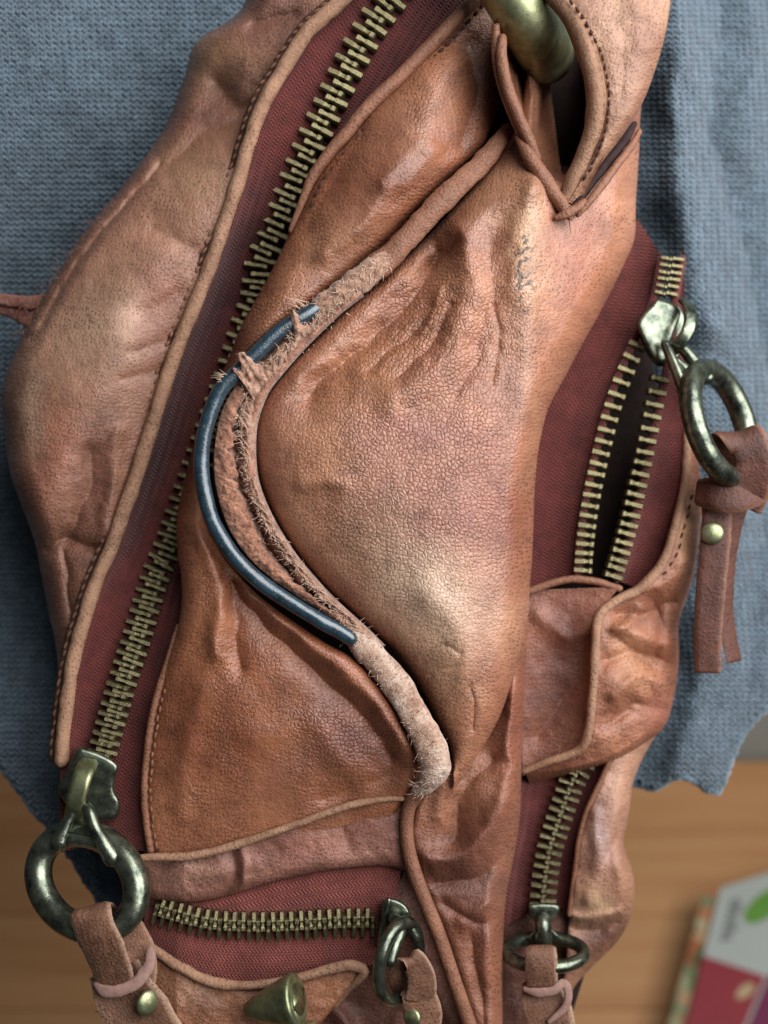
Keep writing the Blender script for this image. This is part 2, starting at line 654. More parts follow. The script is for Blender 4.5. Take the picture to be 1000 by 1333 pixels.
def tape_mat(name, c):
    m = NT(name)
    uv = m.n('ShaderNodeUVMap').outputs[0]
    sp = m.n('ShaderNodeSeparateXYZ')
    m.l(uv, sp.inputs[0])
    u, vv = sp.outputs[0], sp.outputs[1]
    tri = m.math('PINGPONG', vv, 6.0)
    ph = m.math('ADD', u, m.math('MULTIPLY', tri, 0.9))
    s1 = m.math('SINE', m.math('MULTIPLY', ph, 2 * math.pi / 4.8))
    s2 = m.math('SINE', m.math('MULTIPLY', vv, 2 * math.pi / 3.5))
    h = m.math('ADD', m.math('MULTIPLY', s1, 0.5), m.math('MULTIPLY', s2, 0.22))
    v = m.coord(1.0)
    h2 = m.math('ADD', h, m.noise(v, 3, 0.6, 1 / 4))
    tone = m.ramp(m.math('MULTIPLY_ADD', h, 0.5, 0.5), [(0.1, (0.72, 0.68, 0.68)), (0.7, (1.08, 1.08, 1.08))])
    tn = m.ramp(m.noise(v, 5, 0.75, 1 / 34), [(0.3, (0.62, 0.6, 0.62)), (0.5, (1, 1, 1)), (0.7, (1.35, 1.4, 1.42))])
    cc = m.mix(1.0, m.mix(1.0, c, tone, 'MULTIPLY'), tn, 'MULTIPLY')
    m.l(cc, m.b.inputs['Base Color'])
    m.l(m.bump(h2, 1.5, 0.9), m.b.inputs['Normal'])
    m.b.inputs['Roughness'].default_value = 0.75
    m.b.inputs['Specular IOR Level'].default_value = 0.25
    m.b.inputs['Sheen Weight'].default_value = 0.15
    return m.m


def metal_mat(name, c1, c2, rough=0.34, scale=22):
    m = NT(name)
    v = m.coord(1.0)
    c = m.ramp(m.noise(v, 5, 0.65, 1 / scale), [(0.34, c2), (0.62, c1)])
    m.l(c, m.b.inputs['Base Color'])
    m.b.inputs['Metallic'].default_value = 0.92
    r = m.n('ShaderNodeMapRange', i_3=rough - 0.1, i_4=rough + 0.18)
    m.l(m.noise(v, 4, 0.7, 1 / 9), r.inputs[0])
    m.l(r.outputs[0], m.b.inputs['Roughness'])
    nrm = m.bump(m.noise(v, 4, 0.6, 1 / 12), 0.9, 0.5)
    nrm = m.bump(m.noise(v, 2, 0.6, 1 / 2.5), 0.35, 0.4, nrm)
    m.l(nrm, m.b.inputs['Normal'])
    return m.m


def plain_mat(name, c, rough=0.6, var=0.2, scale=20, spec=0.4, bump=0.0):
    m = NT(name)
    v = m.coord(1.0)
    t = m.ramp(m.noise(v, 4, 0.6, 1 / scale), [(0.3, 1 - var), (0.7, 1 + var)])
    m.l(m.mix(1.0, c, t, 'MULTIPLY'), m.b.inputs['Base Color'])
    m.b.inputs['Roughness'].default_value = rough
    m.b.inputs['Specular IOR Level'].default_value = spec
    if bump:
        m.l(m.bump(m.noise(v, 3, 0.6, 1 / (scale * 0.3)), bump, 0.7), m.b.inputs['Normal'])
    return m.m


M_leather = leather_mat('tan_leather', rough=(0.52, 0.28), spec=0.75)
M_leather_soft = leather_mat('soft_leather', rough=(0.62, 0.38), grain_size=6, grain_depth=0.9, spec=0.55)
M_suede = suede_mat('raw_suede', srgb(200, 172, 156), srgb(160, 118, 100))


def fuzzy_mat(name):
    m = NT(name)
    uv = m.n('ShaderNodeUVMap').outputs[0]
    mp = m.n('ShaderNodeMapping')
    mp.inputs['Scale'].default_value = (1 / 4.0, 1 / 11.0, 1)
    mp.inputs['Rotation'].default_value = (0, 0, 0.5)
    m.l(uv, mp.inputs[0])
    def n2(vec, sc_, d, r):
        nd = m.n('ShaderNodeTexNoise', noise_dimensions='2D', i_Scale=sc_, i_Detail=d, i_Roughness=r)
        m.l(vec, nd.inputs['Vector'])
        return nd.outputs[0]
    st = n2(mp.outputs[0], 1.0, 3, 0.6)
    bg = n2(uv, 1 / 28, 4, 0.65)
    c = m.ramp(bg, [(0.3, srgb(140, 102, 82)), (0.5, srgb(178, 144, 124)), (0.7, srgb(204, 178, 160))])
    fl = m.ramp(st, [(0.30, (0.36, 0.26, 0.22)), (0.40, (1, 1, 1))])
    m.l(m.mix(0.9, c, fl, 'MULTIPLY'), m.b.inputs['Base Color'])
    hh = m.math('ADD', m.math('MULTIPLY', st, 3.2), m.math('MULTIPLY', n2(uv, 1 / 3.0, 3, 0.7), 1.6))
    m.l(m.bump(hh, 1.0, 1.0), m.b.inputs['Normal'])
    m.b.inputs['Roughness'].default_value = 0.95
    m.b.inputs['Specular IOR Level'].default_value = 0.15
    m.b.inputs['Sheen Weight'].default_value = 0.3
    return m.m


M_worn = fuzzy_mat('worn_piping')
M_frayed = suede_mat('frayed_leather', srgb(176, 138, 116), srgb(116, 76, 58))
M_suede_pink = suede_mat('torn_flesh_side', srgb(174, 124, 100), srgb(122, 78, 60))
M_welt = leather_mat('welt_leather', default=srgb(148, 110, 86), rough=(0.5, 0.75), grain_size=5, grain_depth=0.8, spec=0.3)
M_welt_dark = leather_mat('welt_leather_dark', default=srgb(126, 82, 60), rough=(0.42, 0.65), grain_size=5, grain_depth=0.8, spec=0.4)
M_tape = tape_mat('maroon_zip_tape', srgb(90, 35, 30))
M_tape_pink = tape_mat('rose_zip_tape', srgb(122, 60, 52))
M_brass = metal_mat('aged_brass', srgb(156, 144, 108), srgb(70, 63, 44), 0.28, 12)
M_gun = metal_mat('antique_gunmetal', srgb(126, 130, 112), srgb(54, 60, 54), 0.26, 20)
M_green_brass = metal_mat('green_brass', srgb(166, 168, 128), srgb(110, 114, 82), 0.40, 30)
M_thread = plain_mat('dark_thread', srgb(70, 44, 36), 0.8, 0.3, 8, 0.2, 0.6)
M_thread_light = plain_mat('tan_thread', srgb(116, 82, 62), 0.8, 0.3, 8, 0.2, 0.6)
M_lining = plain_mat('dark_lining', srgb(34, 22, 18), 0.9, 0.3, 30, 0.2, 2.0)
M_fibre = plain_mat('leather_fibre', srgb(204, 172, 150), 0.9, 0.25, 10, 0.2)
M_fibre_dark = plain_mat('leather_fibre_brown', srgb(120, 78, 62), 0.9, 0.25, 10, 0.2)


def cord_mat():
    m = NT('blue_cord_plastic')
    v = m.coord(1.0)
    c = m.ramp(m.noise(v, 4, 0.6, 1 / 18), [(0.3, srgb(20, 34, 42)), (0.7, srgb(40, 62, 74))])
    du = m.ramp(m.noise(v, 5, 0.8, 1 / 7), [(0.58, 0.0), (0.72, 0.5)])
    c = m.mix(du, c, srgb(120, 126, 124))
    m.l(c, m.b.inputs['Base Color'])
    m.b.inputs['Roughness'].default_value = 0.25
    m.b.inputs['Specular IOR Level'].default_value = 0.9
    nrm = m.bump(m.noise(v, 4, 0.7, 1 / 6), 0.9, 0.6)
    nrm = m.bump(m.noise(v, 2, 0.6, 1 / 2.2), 0.4, 0.5, nrm)
    m.l(nrm, m.b.inputs['Normal'])
    return m.m


M_cord = cord_mat()

# ------------------------------------------------------------------ setting: floor, wall
def floor_mat():
    m = NT('oak_boards')
    tc = m.n('ShaderNodeTexCoord')
    oi = m.n('ShaderNodeObjectInfo')
    off = m.n('ShaderNodeVectorMath', operation='SCALE')
    cmb = m.n('ShaderNodeCombineXYZ')
    m.l(oi.outputs['Random'], cmb.inputs[0])
    m.l(oi.outputs['Random'], cmb.inputs[1])
    m.l(cmb.outputs[0], off.inputs[0])
    off.inputs['Scale'].default_value = 13.0
    ad = m.n('ShaderNodeVectorMath', operation='ADD')
    m.l(tc.outputs['Object'], ad.inputs[0])
    m.l(off.outputs[0], ad.inputs[1])
    mp = m.n('ShaderNodeMapping')
    mp.inputs['Scale'].default_value = (4, 55, 20)
    m.l(ad.outputs[0], mp.inputs[0])
    n = m.noise(mp.outputs[0], 5, 0.6, 1.0)
    c = m.ramp(n, [(0.3, srgb(196, 136, 88)), (0.5, srgb(212, 154, 104)), (0.72, srgb(220, 166, 116))])
    pl = m.ramp(oi.outputs['Random'], [(0.0, (0.92, 0.91, 0.90)), (1.0, (1.05, 1.05, 1.04))])
    m.l(m.mix(1.0, c, pl, 'MULTIPLY'), m.b.inputs['Base Color'])
    m.b.inputs['Roughness'].default_value = 0.42
    m.l(m.bump(n, 2, 0.3), m.b.inputs['Normal'])
    return m.m


M_floor = floor_mat()
fl = bpy.data.objects.new('floor', None)
WALL_Y = 0.560
bm_sub = build('floor', np.array([[-1.2, -0.4, -0.014], [1.2, -0.4, -0.014], [1.2, WALL_Y, -0.014], [-1.2, WALL_Y, -0.014]]), [(0, 1, 2, 3)], plain_mat('subfloor', srgb(70, 48, 30)), None, False)
bm_sub['kind'] = 'structure'
bm_sub['label'] = 'oak board floor far below the hanging bag'


def box_mesh(name, sx, sy, sz, bev, mat):
    hx, hy = sx / 2, sy / 2
    V, F = [], []
    for z, i in ((0, 0), (sz - bev, 0), (sz, bev)):
        for a, b in ((-1, -1), (1, -1), (1, 1), (-1, 1)):
            V.append((a * (hx - i), b * (hy - i), z))
    F.append((3, 2, 1, 0))
    for r in range(2):
        for j in range(4):
            F.append((r * 4 + j, r * 4 + (j + 1) % 4, r * 4 + 4 + (j + 1) % 4, r * 4 + 4 + j))
    F.append((8, 9, 10, 11))
    me = bpy.data.meshes.new(name)
    me.from_pydata(V, [], F)
    me.materials.append(mat)
    return me


PW, PLN = 0.072, 0.62
plank_me = box_mesh('plank', PLN - 0.0005, PW - 0.0005, 0.013, 0.0006, M_floor)
row = 0
yy = WALL_Y - PW / 2 - 0.004
while yy > -0.1:
    x0 = -0.95 + (row * 0.37) % PLN
    for i in range(-1, 4):
        xx = x0 + i * PLN
        if abs(xx) > 0.95:
            continue
        o = bpy.data.objects.new('plank', plank_me)
        o.location = (xx, yy, -0.0135)
        col.objects.link(o)
        o.parent = bm_sub
    yy -= PW
    row += 1
wl = build('wall', np.array([[-1.2, WALL_Y, -0.02], [1.2, WALL_Y, -0.02], [1.2, WALL_Y, 1.3], [-1.2, WALL_Y, 1.3]]), [(0, 1, 2, 3)], plain_mat('grey_wall_paint', srgb(176, 184, 178), 0.8, 0.04, 300), None, False)
wl['kind'] = 'structure'
wl['label'] = 'pale grey wall behind the sweater hem'


# ------------------------------------------------------------------ sweater
def yarn_mat(name, c):
    m = NT(name)
    v = m.coord(1.0)
    t = m.ramp(m.noise(v, 1, 0.65, 1 / 26), [(0.3, (0.72, 0.74, 0.76)), (0.7, (1.2, 1.2, 1.2))])
    t2 = m.ramp(m.noise(v, 1, 0.7, 1 / 3), [(0.3, (0.6, 0.62, 0.64)), (0.7, (1.25, 1.25, 1.25))])
    m.l(m.mix(1.0, m.mix(1.0, c, t, 'MULTIPLY'), t2, 'MULTIPLY'), m.b.inputs['Base Color'])
    m.b.inputs['Roughness'].default_value = 0.95
    m.b.inputs['Specular IOR Level'].default_value = 0.1
    m.b.inputs['Sheen Weight'].default_value = 0.6
    m.b.inputs['Sheen Roughness'].default_value = 0.5
    m.l(m.bump(m.noise(v, 1, 0.7, 1 / 2.4), 1.6, 0.9), m.b.inputs['Normal'])
    return m.m


M_yarn = yarn_mat('blue_grey_yarn', srgb(86, 101, 112))
M_yarn_base = yarn_mat('blue_grey_yarn_ground', srgb(64, 78, 90))

SW_PTS = [(-80, -60, -190), (100, -60, -205), (250, -60, -240), (0, 150, -170), (150, 150, -240), (0, 330, -270),
          (100, 330, -330), (-60, 500, -300), (40, 500, -350), (-60, 750, -310), (20, 750, -350), (-60, 950, -230), (40, 960, -240),
          (100, 1100, -250), (160, 1220, -260), (400, 300, -330), (400, 800, -350), (600, 1100, -330), (600, -60, -330), (750, 400, -400), (800, 550, -400), (780, 750, -400), (850, 500, -390),
          (840, 0, -330), (842, 150, -350), (846, 300, -360), (868, 60, -270), (866, 150, -280), (876, 250, -285), (893, 400, -290),
          (922, 550, -300), (940, 700, -305), (935, 850, -305), (915, 980, -310), (890, 650, -370), (880, 850, -370), (830, 1020, -360),
          (905, 60, -285), (905, 150, -295), (920, 300, -305), (940, 450, -315), (965, 620, -340), (985, 800, -360), (965, 950, -360),
          (960, 60, -350), (960, 200, -365), (985, 350, -385), (1010, 500, -400), (1030, 700, -440), (1060, 100, -450), (1060, 300, -470),
          (1080, 700, -450), (1080, 1000, -450)]
_sw = rbf(SW_PTS)


def sweater_z(x, y):
    z = _sw(x, y) + 7 * fbm(x, y, 150, 51)
    z += strokes(x, y, [([(925, -40), (935, 60), (925, 160), (950, 260)], -26, 26), ([(968, -40), (982, 80), (970, 200)], 16, 24), ([(960, 280), (985, 400), (1010, 520)], -22, 24),
                        ([(888, -40), (884, 60), (882, 160), (897, 300), (922, 420)], 26, 24),
                        ([(1000, 640), (985, 760), (975, 900)], -16, 30), ([(880, 1000), (905, 920), (915, 800)], 14, 18),
                        ([(60, 60), (150, 200), (60, 330)], 8, 40)])
    return z


sw = bpy.data.objects.new('knit_sweater', None)
sw.location = Vector(P(500, 1030, -260))
col.objects.link(sw)
sw['label'] = 'blue grey knit sweater hanging behind the leather bag'
sw['category'] = 'sweater'
SB = [(-160, 860), (-60, 945), (0, 996), (42, 1050), (74, 1086), (104, 1130), (136, 1178), (200, 1225), (330, 1180), (520, 1080), (720, 1020), (826, 1020), (852, 1024), (884, 1010), (908, 1018), (930, 1031), (944, 1010), (966, 955), (1004, 918), (1080, 880), (1180, 850)]
ST = [(x, -140) for x in np.linspace(-160, 1180, len(SB))]


def sw_z(x, y, d0, d1, u):
    return sweater_z(x, y) + roll(d1, 26, 22)


strip('knit_cloth', ST, SB, 330, 300, sw_z, M_yarn_base, sw, solid=18)


def inside_poly(x, y, poly):
    p = np.asarray(poly, float)
    r = np.zeros(x.shape, bool)
    j = len(p) - 1
    for i in range(len(p)):
        c = ((p[i, 1] > y) != (p[j, 1] > y)) & (x < (p[j, 0] - p[i, 0]) * (y - p[i, 1]) / (p[j, 1] - p[i, 1] + 1e-9) + p[i, 0])
        r ^= c
        j = i
    return r


def knit(name, region, warpx, pitch, rowh):
    """V stitches over the cloth where region(x,y) holds; warpx(c,y) bends the wales."""
    x0, x1, y0, y1 = region
    cs = np.arange(x0, x1, pitch)
    ys = np.arange(y0, y1, rowh)
    cx, ry = np.meshgrid(cs, ys, indexing='ij')
    C, D = [], []
    hem = cr(SB, 600)
    for side in (-1, 1):
        x = warpx(cx, ry) + side * pitch * 0.25
        xt = warpx(cx, ry + 1) - warpx(cx, ry)
        y = ry + rng.normal(0, 0.45, ry.shape)
        x = x + rng.normal(0, 0.3, x.shape)
        hy = np.interp(x, hem[:, 0], hem[:, 1])
        ok = (y < hy - 1)
        for poly in HIDE:
            ok &= ~inside_poly(x, y, poly)
        x, y, t = x[ok], y[ok], xt[ok]
        dx, dy = side * -0.42 * pitch + t * rowh, 0.78 * rowh
        xa, ya, xb, yb = x - dx * 0.5, y - dy * 0.5, x + dx * 0.5, y + dy * 0.5
        A = P(xa, ya, sweater_z(xa, ya) + 2.2)
        B = P(xb, yb, sweater_z(xb, yb) + 0.6)
        d = B - A
        C.append((A + B) / 2)
        D.append(d / (np.linalg.norm(d, axis=1)[:, None] + 1e-12))
    C, D = np.vstack(C), np.vstack(D)
    V, F = spindle_batch(C, D, rng.uniform(0.66, 0.82, len(C)) * rowh * S * 1.12, rng.uniform(0.24, 0.29, len(C)) * pitch * S * 1.15, ns=5,
                         prof=((-1, 0.1), (-0.5, 0.85), (0.2, 1), (0.75, 0.75), (1, 0.1)))
    o = build(name, V, F, M_yarn, sw)
    o['kind'] = 'stuff'
    return o


HIDE = [[(380, -200), (300, 60), (270, 120), (190, 270), (110, 370), (50, 470), (40, 600), (80, 720), (100, 860), (110, 1060), (150, 1240), (300, 1500),
         (760, 1300), (800, 1100), (850, 930), (870, 760), (870, 560), (830, 320), (820, 200), (850, -200)]]
knit('knit_stitches', (-80, 400, -60, 1240), lambda c, y: c + 0.05 * (y - 200) + 5 * np.sin(y / 160), 9.4, 7.6)
knit('knit_stitches', (760, 1080, -60, 1040), lambda c, y: c + np.where(y < 500, 26 * (y / 500) ** 2, 26 + 0.05 * (y - 500)) + 7 * np.sin(y / 120), 8.6, 7.2)
# rolled hem edge
hm = arc([(x, y, float(sweater_z(np.array([x * 1.0]), np.array([y - 6.0]))[0]) - 12) for x, y in SB], step=8)
hem_o = tube('hem', hm, 5.5, M_yarn, sw, ns=8, step=3, lump=0.7, lscale=7)

# ------------------------------------------------------------------ the bag
bag = bpy.data.objects.new('leather_bag', None)
bag.location = Vector(P(500, 1380, -150))
col.objects.link(bag)
bag['label'] = 'worn tan leather bag with brass zippers and a torn piping showing blue cord'
bag['category'] = 'bag'

TAN = srgb(166, 112, 80)
PALE = srgb(196, 160, 128)
RED = srgb(146, 82, 60)
RUST = srgb(160, 96, 62)
DARK = srgb(104, 64, 46)
PURP = srgb(124, 80, 72)


def zcurve(*kv):
    ys = [a for a, _ in kv]
    zs = [b for _, b in kv]
    return lambda y: np.interp(y, ys, zs)


# closed core of the bag (lining), gives the body its depth
CL = [(360, -60), (290, 80), (230, 200), (150, 320), (70, 440), (40, 540), (60, 680), (90, 800), (105, 950), (130, 1060), (190, 1200), (230, 1300), (260, 1400)]
CRr = [(850, -60), (845, 80), (825, 200), (815, 300), (835, 400), (860, 520), (885, 600), (890, 700), (865, 800), (855, 900), (815, 1000), (795, 1150), (720, 1400)]
a_, b_ = cr(CL, 90), cr(CRr, 90)
vv_ = np.linspace(0, 1, 60)
x_ = a_[:, None, 0] * (1 - vv_) + b_[:, None, 0] * vv_
y_ = a_[:, None, 1] * (1 - vv_) + b_[:, None, 1] * vv_
zf_ = -232 - 20 * (1 - np.sqrt(1 - (2 * vv_ - 1) ** 2))[None] + 0 * x_
zb_ = -262 - 60 * np.sqrt(1 - (2 * vv_ - 1) ** 2)[None] + 0 * x_
Vc = np.vstack([P(x_, y_, zf_).reshape(-1, 3), P(x_, y_, zb_).reshape(-1, 3)])
Fc = np.vstack([grid_faces(90, 60)[:, ::-1], grid_faces(90, 60, off=5400)])
build('lining', Vc, Fc, M_lining, bag)

# --- left panel
LA = [(330, -40), (312, 15), (256, 55), (240, 100), (215, 165), (165, 235), (112, 300), (66, 370), (28, 440), (3, 505), (6, 560), (12, 610), (25, 650), (45, 705), (54, 750), (64, 800), (74, 850), (76, 900), (78, 960)]
LB = [(468, -40), (430, 12), (396, 42), (368, 85), (338, 150), (306, 235), (288, 295), (264, 365), (236, 435), (212, 500), (194, 558), (176, 615), (160, 662), (143, 712), (124, 757), (106, 808), (96, 850), (88, 900), (84, 960)]
lz = rbf([(330, -40, -70), (450, -40, -45), (300, 60, -75), (400, 20, -50), (280, 120, -95), (350, 90, -55), (250, 190, -75), (310, 190, -50), (190, 270, -65), (260, 280, -40), (280, 300, -55),
          (140, 330, -60), (200, 350, -34), (245, 380, -60), (90, 410, -55), (160, 440, -26), (225, 440, -70), (50, 500, -55), (120, 520, -28), (190, 530, -72), (40, 580, -48), (80, 600, -30),
          (125, 610, -52), (170, 610, -75), (60, 660, -42), (100, 670, -56), (150, 680, -72), (70, 720, -75), (130, 730, -66), (85, 790, -70), (115, 780, -60), (90, 860, -55), (82, 950, -50)])


def left_z(x, y, d0, d1, u):
    z = lz(x, y)
    z = z + strokes(x, y, [([(280, 110), (310, 140), (345, 120)], -16, 22), ([(215, 215), (270, 170), (330, 150)], -9, 18),
                           ([(205, 215), (160, 268), (110, 330), (40, 440)], -8, 6), ([(190, 215), (140, 268), (92, 330), (28, 440)], 9, 12),
                           ([(122, 590), (112, 640), (92, 700)], -14, 15), ([(150, 560), (146, 620), (138, 690)], 8, 11),
                           ([(60, 716), (86, 705), (120, 712)], -12, 9), ([(86, 720), (88, 780), (92, 840)], -7, 6),
                           ([(180, 410), (230, 380)], -5, 14), ([(170, 460), (228, 440)], -4, 8), ([(160, 495), (214, 480)], -4, 8),
                           ([(260, 330), (200, 300)], -6, 18), ([(330, 30), (380, 20)], -10, 12)])
    z += 2.0 * fbm(x, y, 52, 21) + 0.6 * fbm(x, y, 14, 22)
    z += roll(d0, 34, 70) + roll(d1, 12, 9)
    return z


def left_c(x, y):
    return blobs(x, y, srgb(152, 104, 80), [(130, 420, 80, 60, -50, srgb(170, 134, 108), 0.8), (90, 590, 50, 55, 0, srgb(176, 112, 84), 0.8), (200, 400, 30, 60, 20, srgb(150, 96, 74), 0.6),
                 (120, 600, 26, 80, 15, srgb(132, 92, 74), 0.7), (40, 540, 20, 60, 0, srgb(160, 134, 110), 0.6), (290, 120, 60, 50, 0, srgb(128, 88, 66), 0.7), (260, 70, 40, 30, 0, srgb(168, 128, 92), 0.6),
                 (360, 20, 60, 40, 0, srgb(112, 72, 60), 0.6), (250, 240, 60, 60, 0, srgb(160, 120, 88), 0.6), (105, 780, 40, 90, 10, srgb(128, 86, 64), 0.8), (150, 280, 20, 70, 40, srgb(140, 100, 80), 0.6)])


strip('side_panel', LA, LB, 400, 96, left_z, M_leather_soft, bag, left_c, lambda x, y: np.clip(0.35 + 0.4 * fbm(x, y, 60, 5), 0, 1))

# --- main zipper: welt, tapes, teeth
ZW = zcurve((-40, -26), (150, -34), (300, -50), (450, -66), (600, -66), (750, -56), (900, -42), (1000, -40))
ZT = zcurve((-40, -48), (60, -52), (180, -68), (280, -116), (400, -205), (600, -210), (700, -150), (800, -86), (900, -62), (1110, -56))
WELT = [(484, -40), (440, 5), (402, 40), (372, 85), (345, 130), (326, 180), (310, 235), (291, 295), (271, 352), (250, 405), (230, 455), (214, 503), (198, 555), (181, 608), (163, 660), (146, 710), (126, 755), (109, 808), (98, 848), (89, 900), (83, 950), (80, 990)]
ZC = [(540, -45), (512, -3), (490, 27), (466, 66), (443, 111), (422, 154), (401, 198), (381, 245), (361, 295), (340, 342), (334, 385), (319, 430), (303, 480), (281, 540), (260, 600), (240, 655), (222, 708), (203, 752), (190, 795), (177, 838), (163, 880), (150, 925), (138, 968), (126, 1010), (118, 1050), (112, 1100)]
LE = [(660, -45), (618, 5), (598, 24), (560, 64), (520, 104), (482, 140), (456, 172), (432, 200), (408, 230), (392, 268), (377, 303), (360, 340), (341, 377), (319, 415), (296, 475), (271, 530), (251, 590), (232, 660), (230, 710), (236, 762), (231, 818), (214, 870), (199, 920), (190, 970), (185, 1020), (187, 1065), (193, 1110)]

LZ1 = lambda x, y: float(lz(np.array([float(x)]), np.array([float(y)]))[0])
tube('welt', [(x, y, float(ZW(y)) - 2) for x, y in WELT], [9.5] * len(WELT), M_welt, bag, ns=14, step=4, lump=0.2, lscale=22, gr=0.3)
tube('welt_seam', [(x - 12, y - 3, max(float(ZW(y)) - 12, LZ1(x - 12, y - 3) - 7)) for x, y in WELT], 4.5, M_thread, bag, ns=8, step=4, lump=0.4, lscale=14)
stitching('stitching', [(x - 13, y - 4, max(float(ZW(y)) - 9, LZ1(x - 13, y - 4) - 3)) for x, y in WELT], M_thread_light, bag, pitch=13, half=5.4, rad=2.3, slant=0.25)

zip_main = bpy.data.objects.new('main_zipper', None)
zip_main.location = Vector(P(120, 1010, -60))
link(zip_main, bag)


def resamp(pts, n):
    return arc([tuple(p) for p in pts], n)


WELT_t = [(478 - 0, -40)] + WELT[1:] + [(78, 1040), (80, 1110)]
nA = 40
tA = resamp(WELT_t, nA)
tC = resamp(ZC, nA)
tE = resamp(LE, nA)


def tapeL_z(x, y, d0, d1, u):
    f = d0 / (d0 + d1 + 1e-6)
    g = np.where(ZT(y) < -90, 1 - (1 - f) ** 2.2, f)
    g = f + (g - f) * np.clip((-90 - ZT(y)) / 60, 0, 1)
    return (ZW(y) - 8) * (1 - g) + ZT(y) * g - 7 * np.sin(f * math.pi) + 1.2 * fbm(x, y, 30, 31)


def tapeR_z(x, y, d0, d1, u):
    f = d0 / (d0 + d1 + 1e-6)
    return ZT(y) + f * 8 - 6 * np.sin(f * math.pi) + 1.2 * fbm(x, y, 30, 32)


strip('tape', tA, tC, 300, 24, tapeL_z, M_tape, zip_main)
tE2 = tE.copy()
tE2[:, 0] += 14
strip('tape', tC, tE2, 300, 24, tapeR_z, M_tape, zip_main)


def tooth_mesh(name, mat, hook=False):
    sec = [(0.0, .20, .30), (0.03, .24, .42), (0.50, .24, .46), (0.62, .17, .40), (0.74, .18, .40), (0.82, .25, .44), (0.97, .24, .40), (1.0, .18, .28)]
    V = []
    for x, hy, hz in sec:
        V += [(x, -hy, -0.25), (x, -hy, hz * 0.55), (x, -hy * 0.6, hz), (x, hy * 0.6, hz), (x, hy, hz * 0.55), (x, hy, -0.25)]
    n, m = len(sec), 6
    F = [tuple(int(q) for q in f) for f in grid_faces(n, m, True)]
    F.append(tuple(range(m)))
    F.append(tuple(reversed(range((n - 1) * m, n * m))))
    me = bpy.data.meshes.new(name)
    me.from_pydata(V, [], F)
    me.materials.append(mat)
    return me


TOOTH = tooth_mesh('tooth', M_brass)


def place_tooth(parent, base, tip, along, zb, wid, height, me=TOOTH):
    """tooth from base (tape side) to tip, both (x,y,z) reference units."""
    A = P(*base)
    B = P(*tip)
    X = B - A
    L = np.linalg.norm(X)
    X = X / L
    Y = P(base[0] + along[0], base[1] + along[1], base[2] + (along[2] if len(along) > 2 else 0)) - A
    Y = Y - X * (Y @ X)
    Y /= np.linalg.norm(Y)
    Z = np.cross(X, Y)
    if Z @ FW > 0:
        Y = -Y
        Z = -Z
    m = Matrix(((X[0] * L, Y[0] * wid * S, Z[0] * height * S, A[0]), (X[1] * L, Y[1] * wid * S, Z[1] * height * S, A[1]), (X[2] * L, Y[2] * wid * S, Z[2] * height * S, A[2]), (0, 0, 0, 1)))
    o = bpy.data.objects.new('tooth', me)
    col.objects.link(o)
    o.parent = parent
    if parent.type == 'EMPTY':
        o.matrix_parent_inverse = Matrix.Translation(-Vector(P_loc[parent.name]))
    jit = Matrix.Rotation(random.uniform(-0.05, 0.05), 4, 'X') @ Matrix.Rotation(random.uniform(-0.04, 0.04), 4, 'Z')
    o.matrix_basis = m @ jit
    return o


P_loc = {'main_zipper': tuple(zip_main.location)}


def zip_row(parent, center, pitch_fn, half_w, overlap, zfn, wid, height, skip=None, dip=0, skew=0.0):
    c = arc(center, step=1.0)
    d = 0.0
    i = 0
    k = 0
    T = np.gradient(c[:, :2], axis=0)
    T /= np.linalg.norm(T, axis=1)[:, None]
    while d < len(c) - 1:
        q = int(d)
        x, y = c[q, :2]
        t = T[q]
        n = np.array([-t[1], t[0]]) * (1 if i % 2 == 0 else -1)
        n = n + t * skew * (1 if i % 2 == 0 else -1)
        z = float(zfn(y)) if c.shape[1] < 3 else c[q, 2]
        hw = half_w(y)
        if skip is None or not skip(x, y):
            b = (x + n[0] * hw, y + n[1] * hw, z + 1 - dip)
            e = (x - n[0] * overlap, y - n[1] * overlap, z + 6)
            place_tooth(parent, b, e, (t[0], t[1]), z, wid(y), height)
        d += pitch_fn(y) / 2
        i += 1


zip_row(zip_main, ZC[:24], lambda y: float(np.interp(y, [0, 200, 500, 800, 1000], [22, 21, 18, 14.5, 12.5])), lambda y: float(np.interp(y, [0, 400, 800], [22, 20, 19])), 11, lambda y: ZT(y) + 3,
        lambda y: float(np.interp(y, [0, 500, 1000], [21, 18, 15])), 18, skip=lambda x, y: y > 985)

# --- upper left pocket panel (between zipper and torn piping)
RE = [(690, -45), (676, 20), (668, 70), (655, 110), (648, 140), (640, 165), (628, 190), (600, 218), (572, 244), (540, 275), (508, 312), (470, 352), (432, 380), (395, 402), (352, 434), (308, 474), (276, 525), (258, 590), (266, 672), (283, 712), (312, 750), (350, 786), (420, 834), (462, 858), (496, 894), (524, 938), (548, 985), (540, 1022), (520, 1058)]
LE2 = resamp(LE, len(RE))
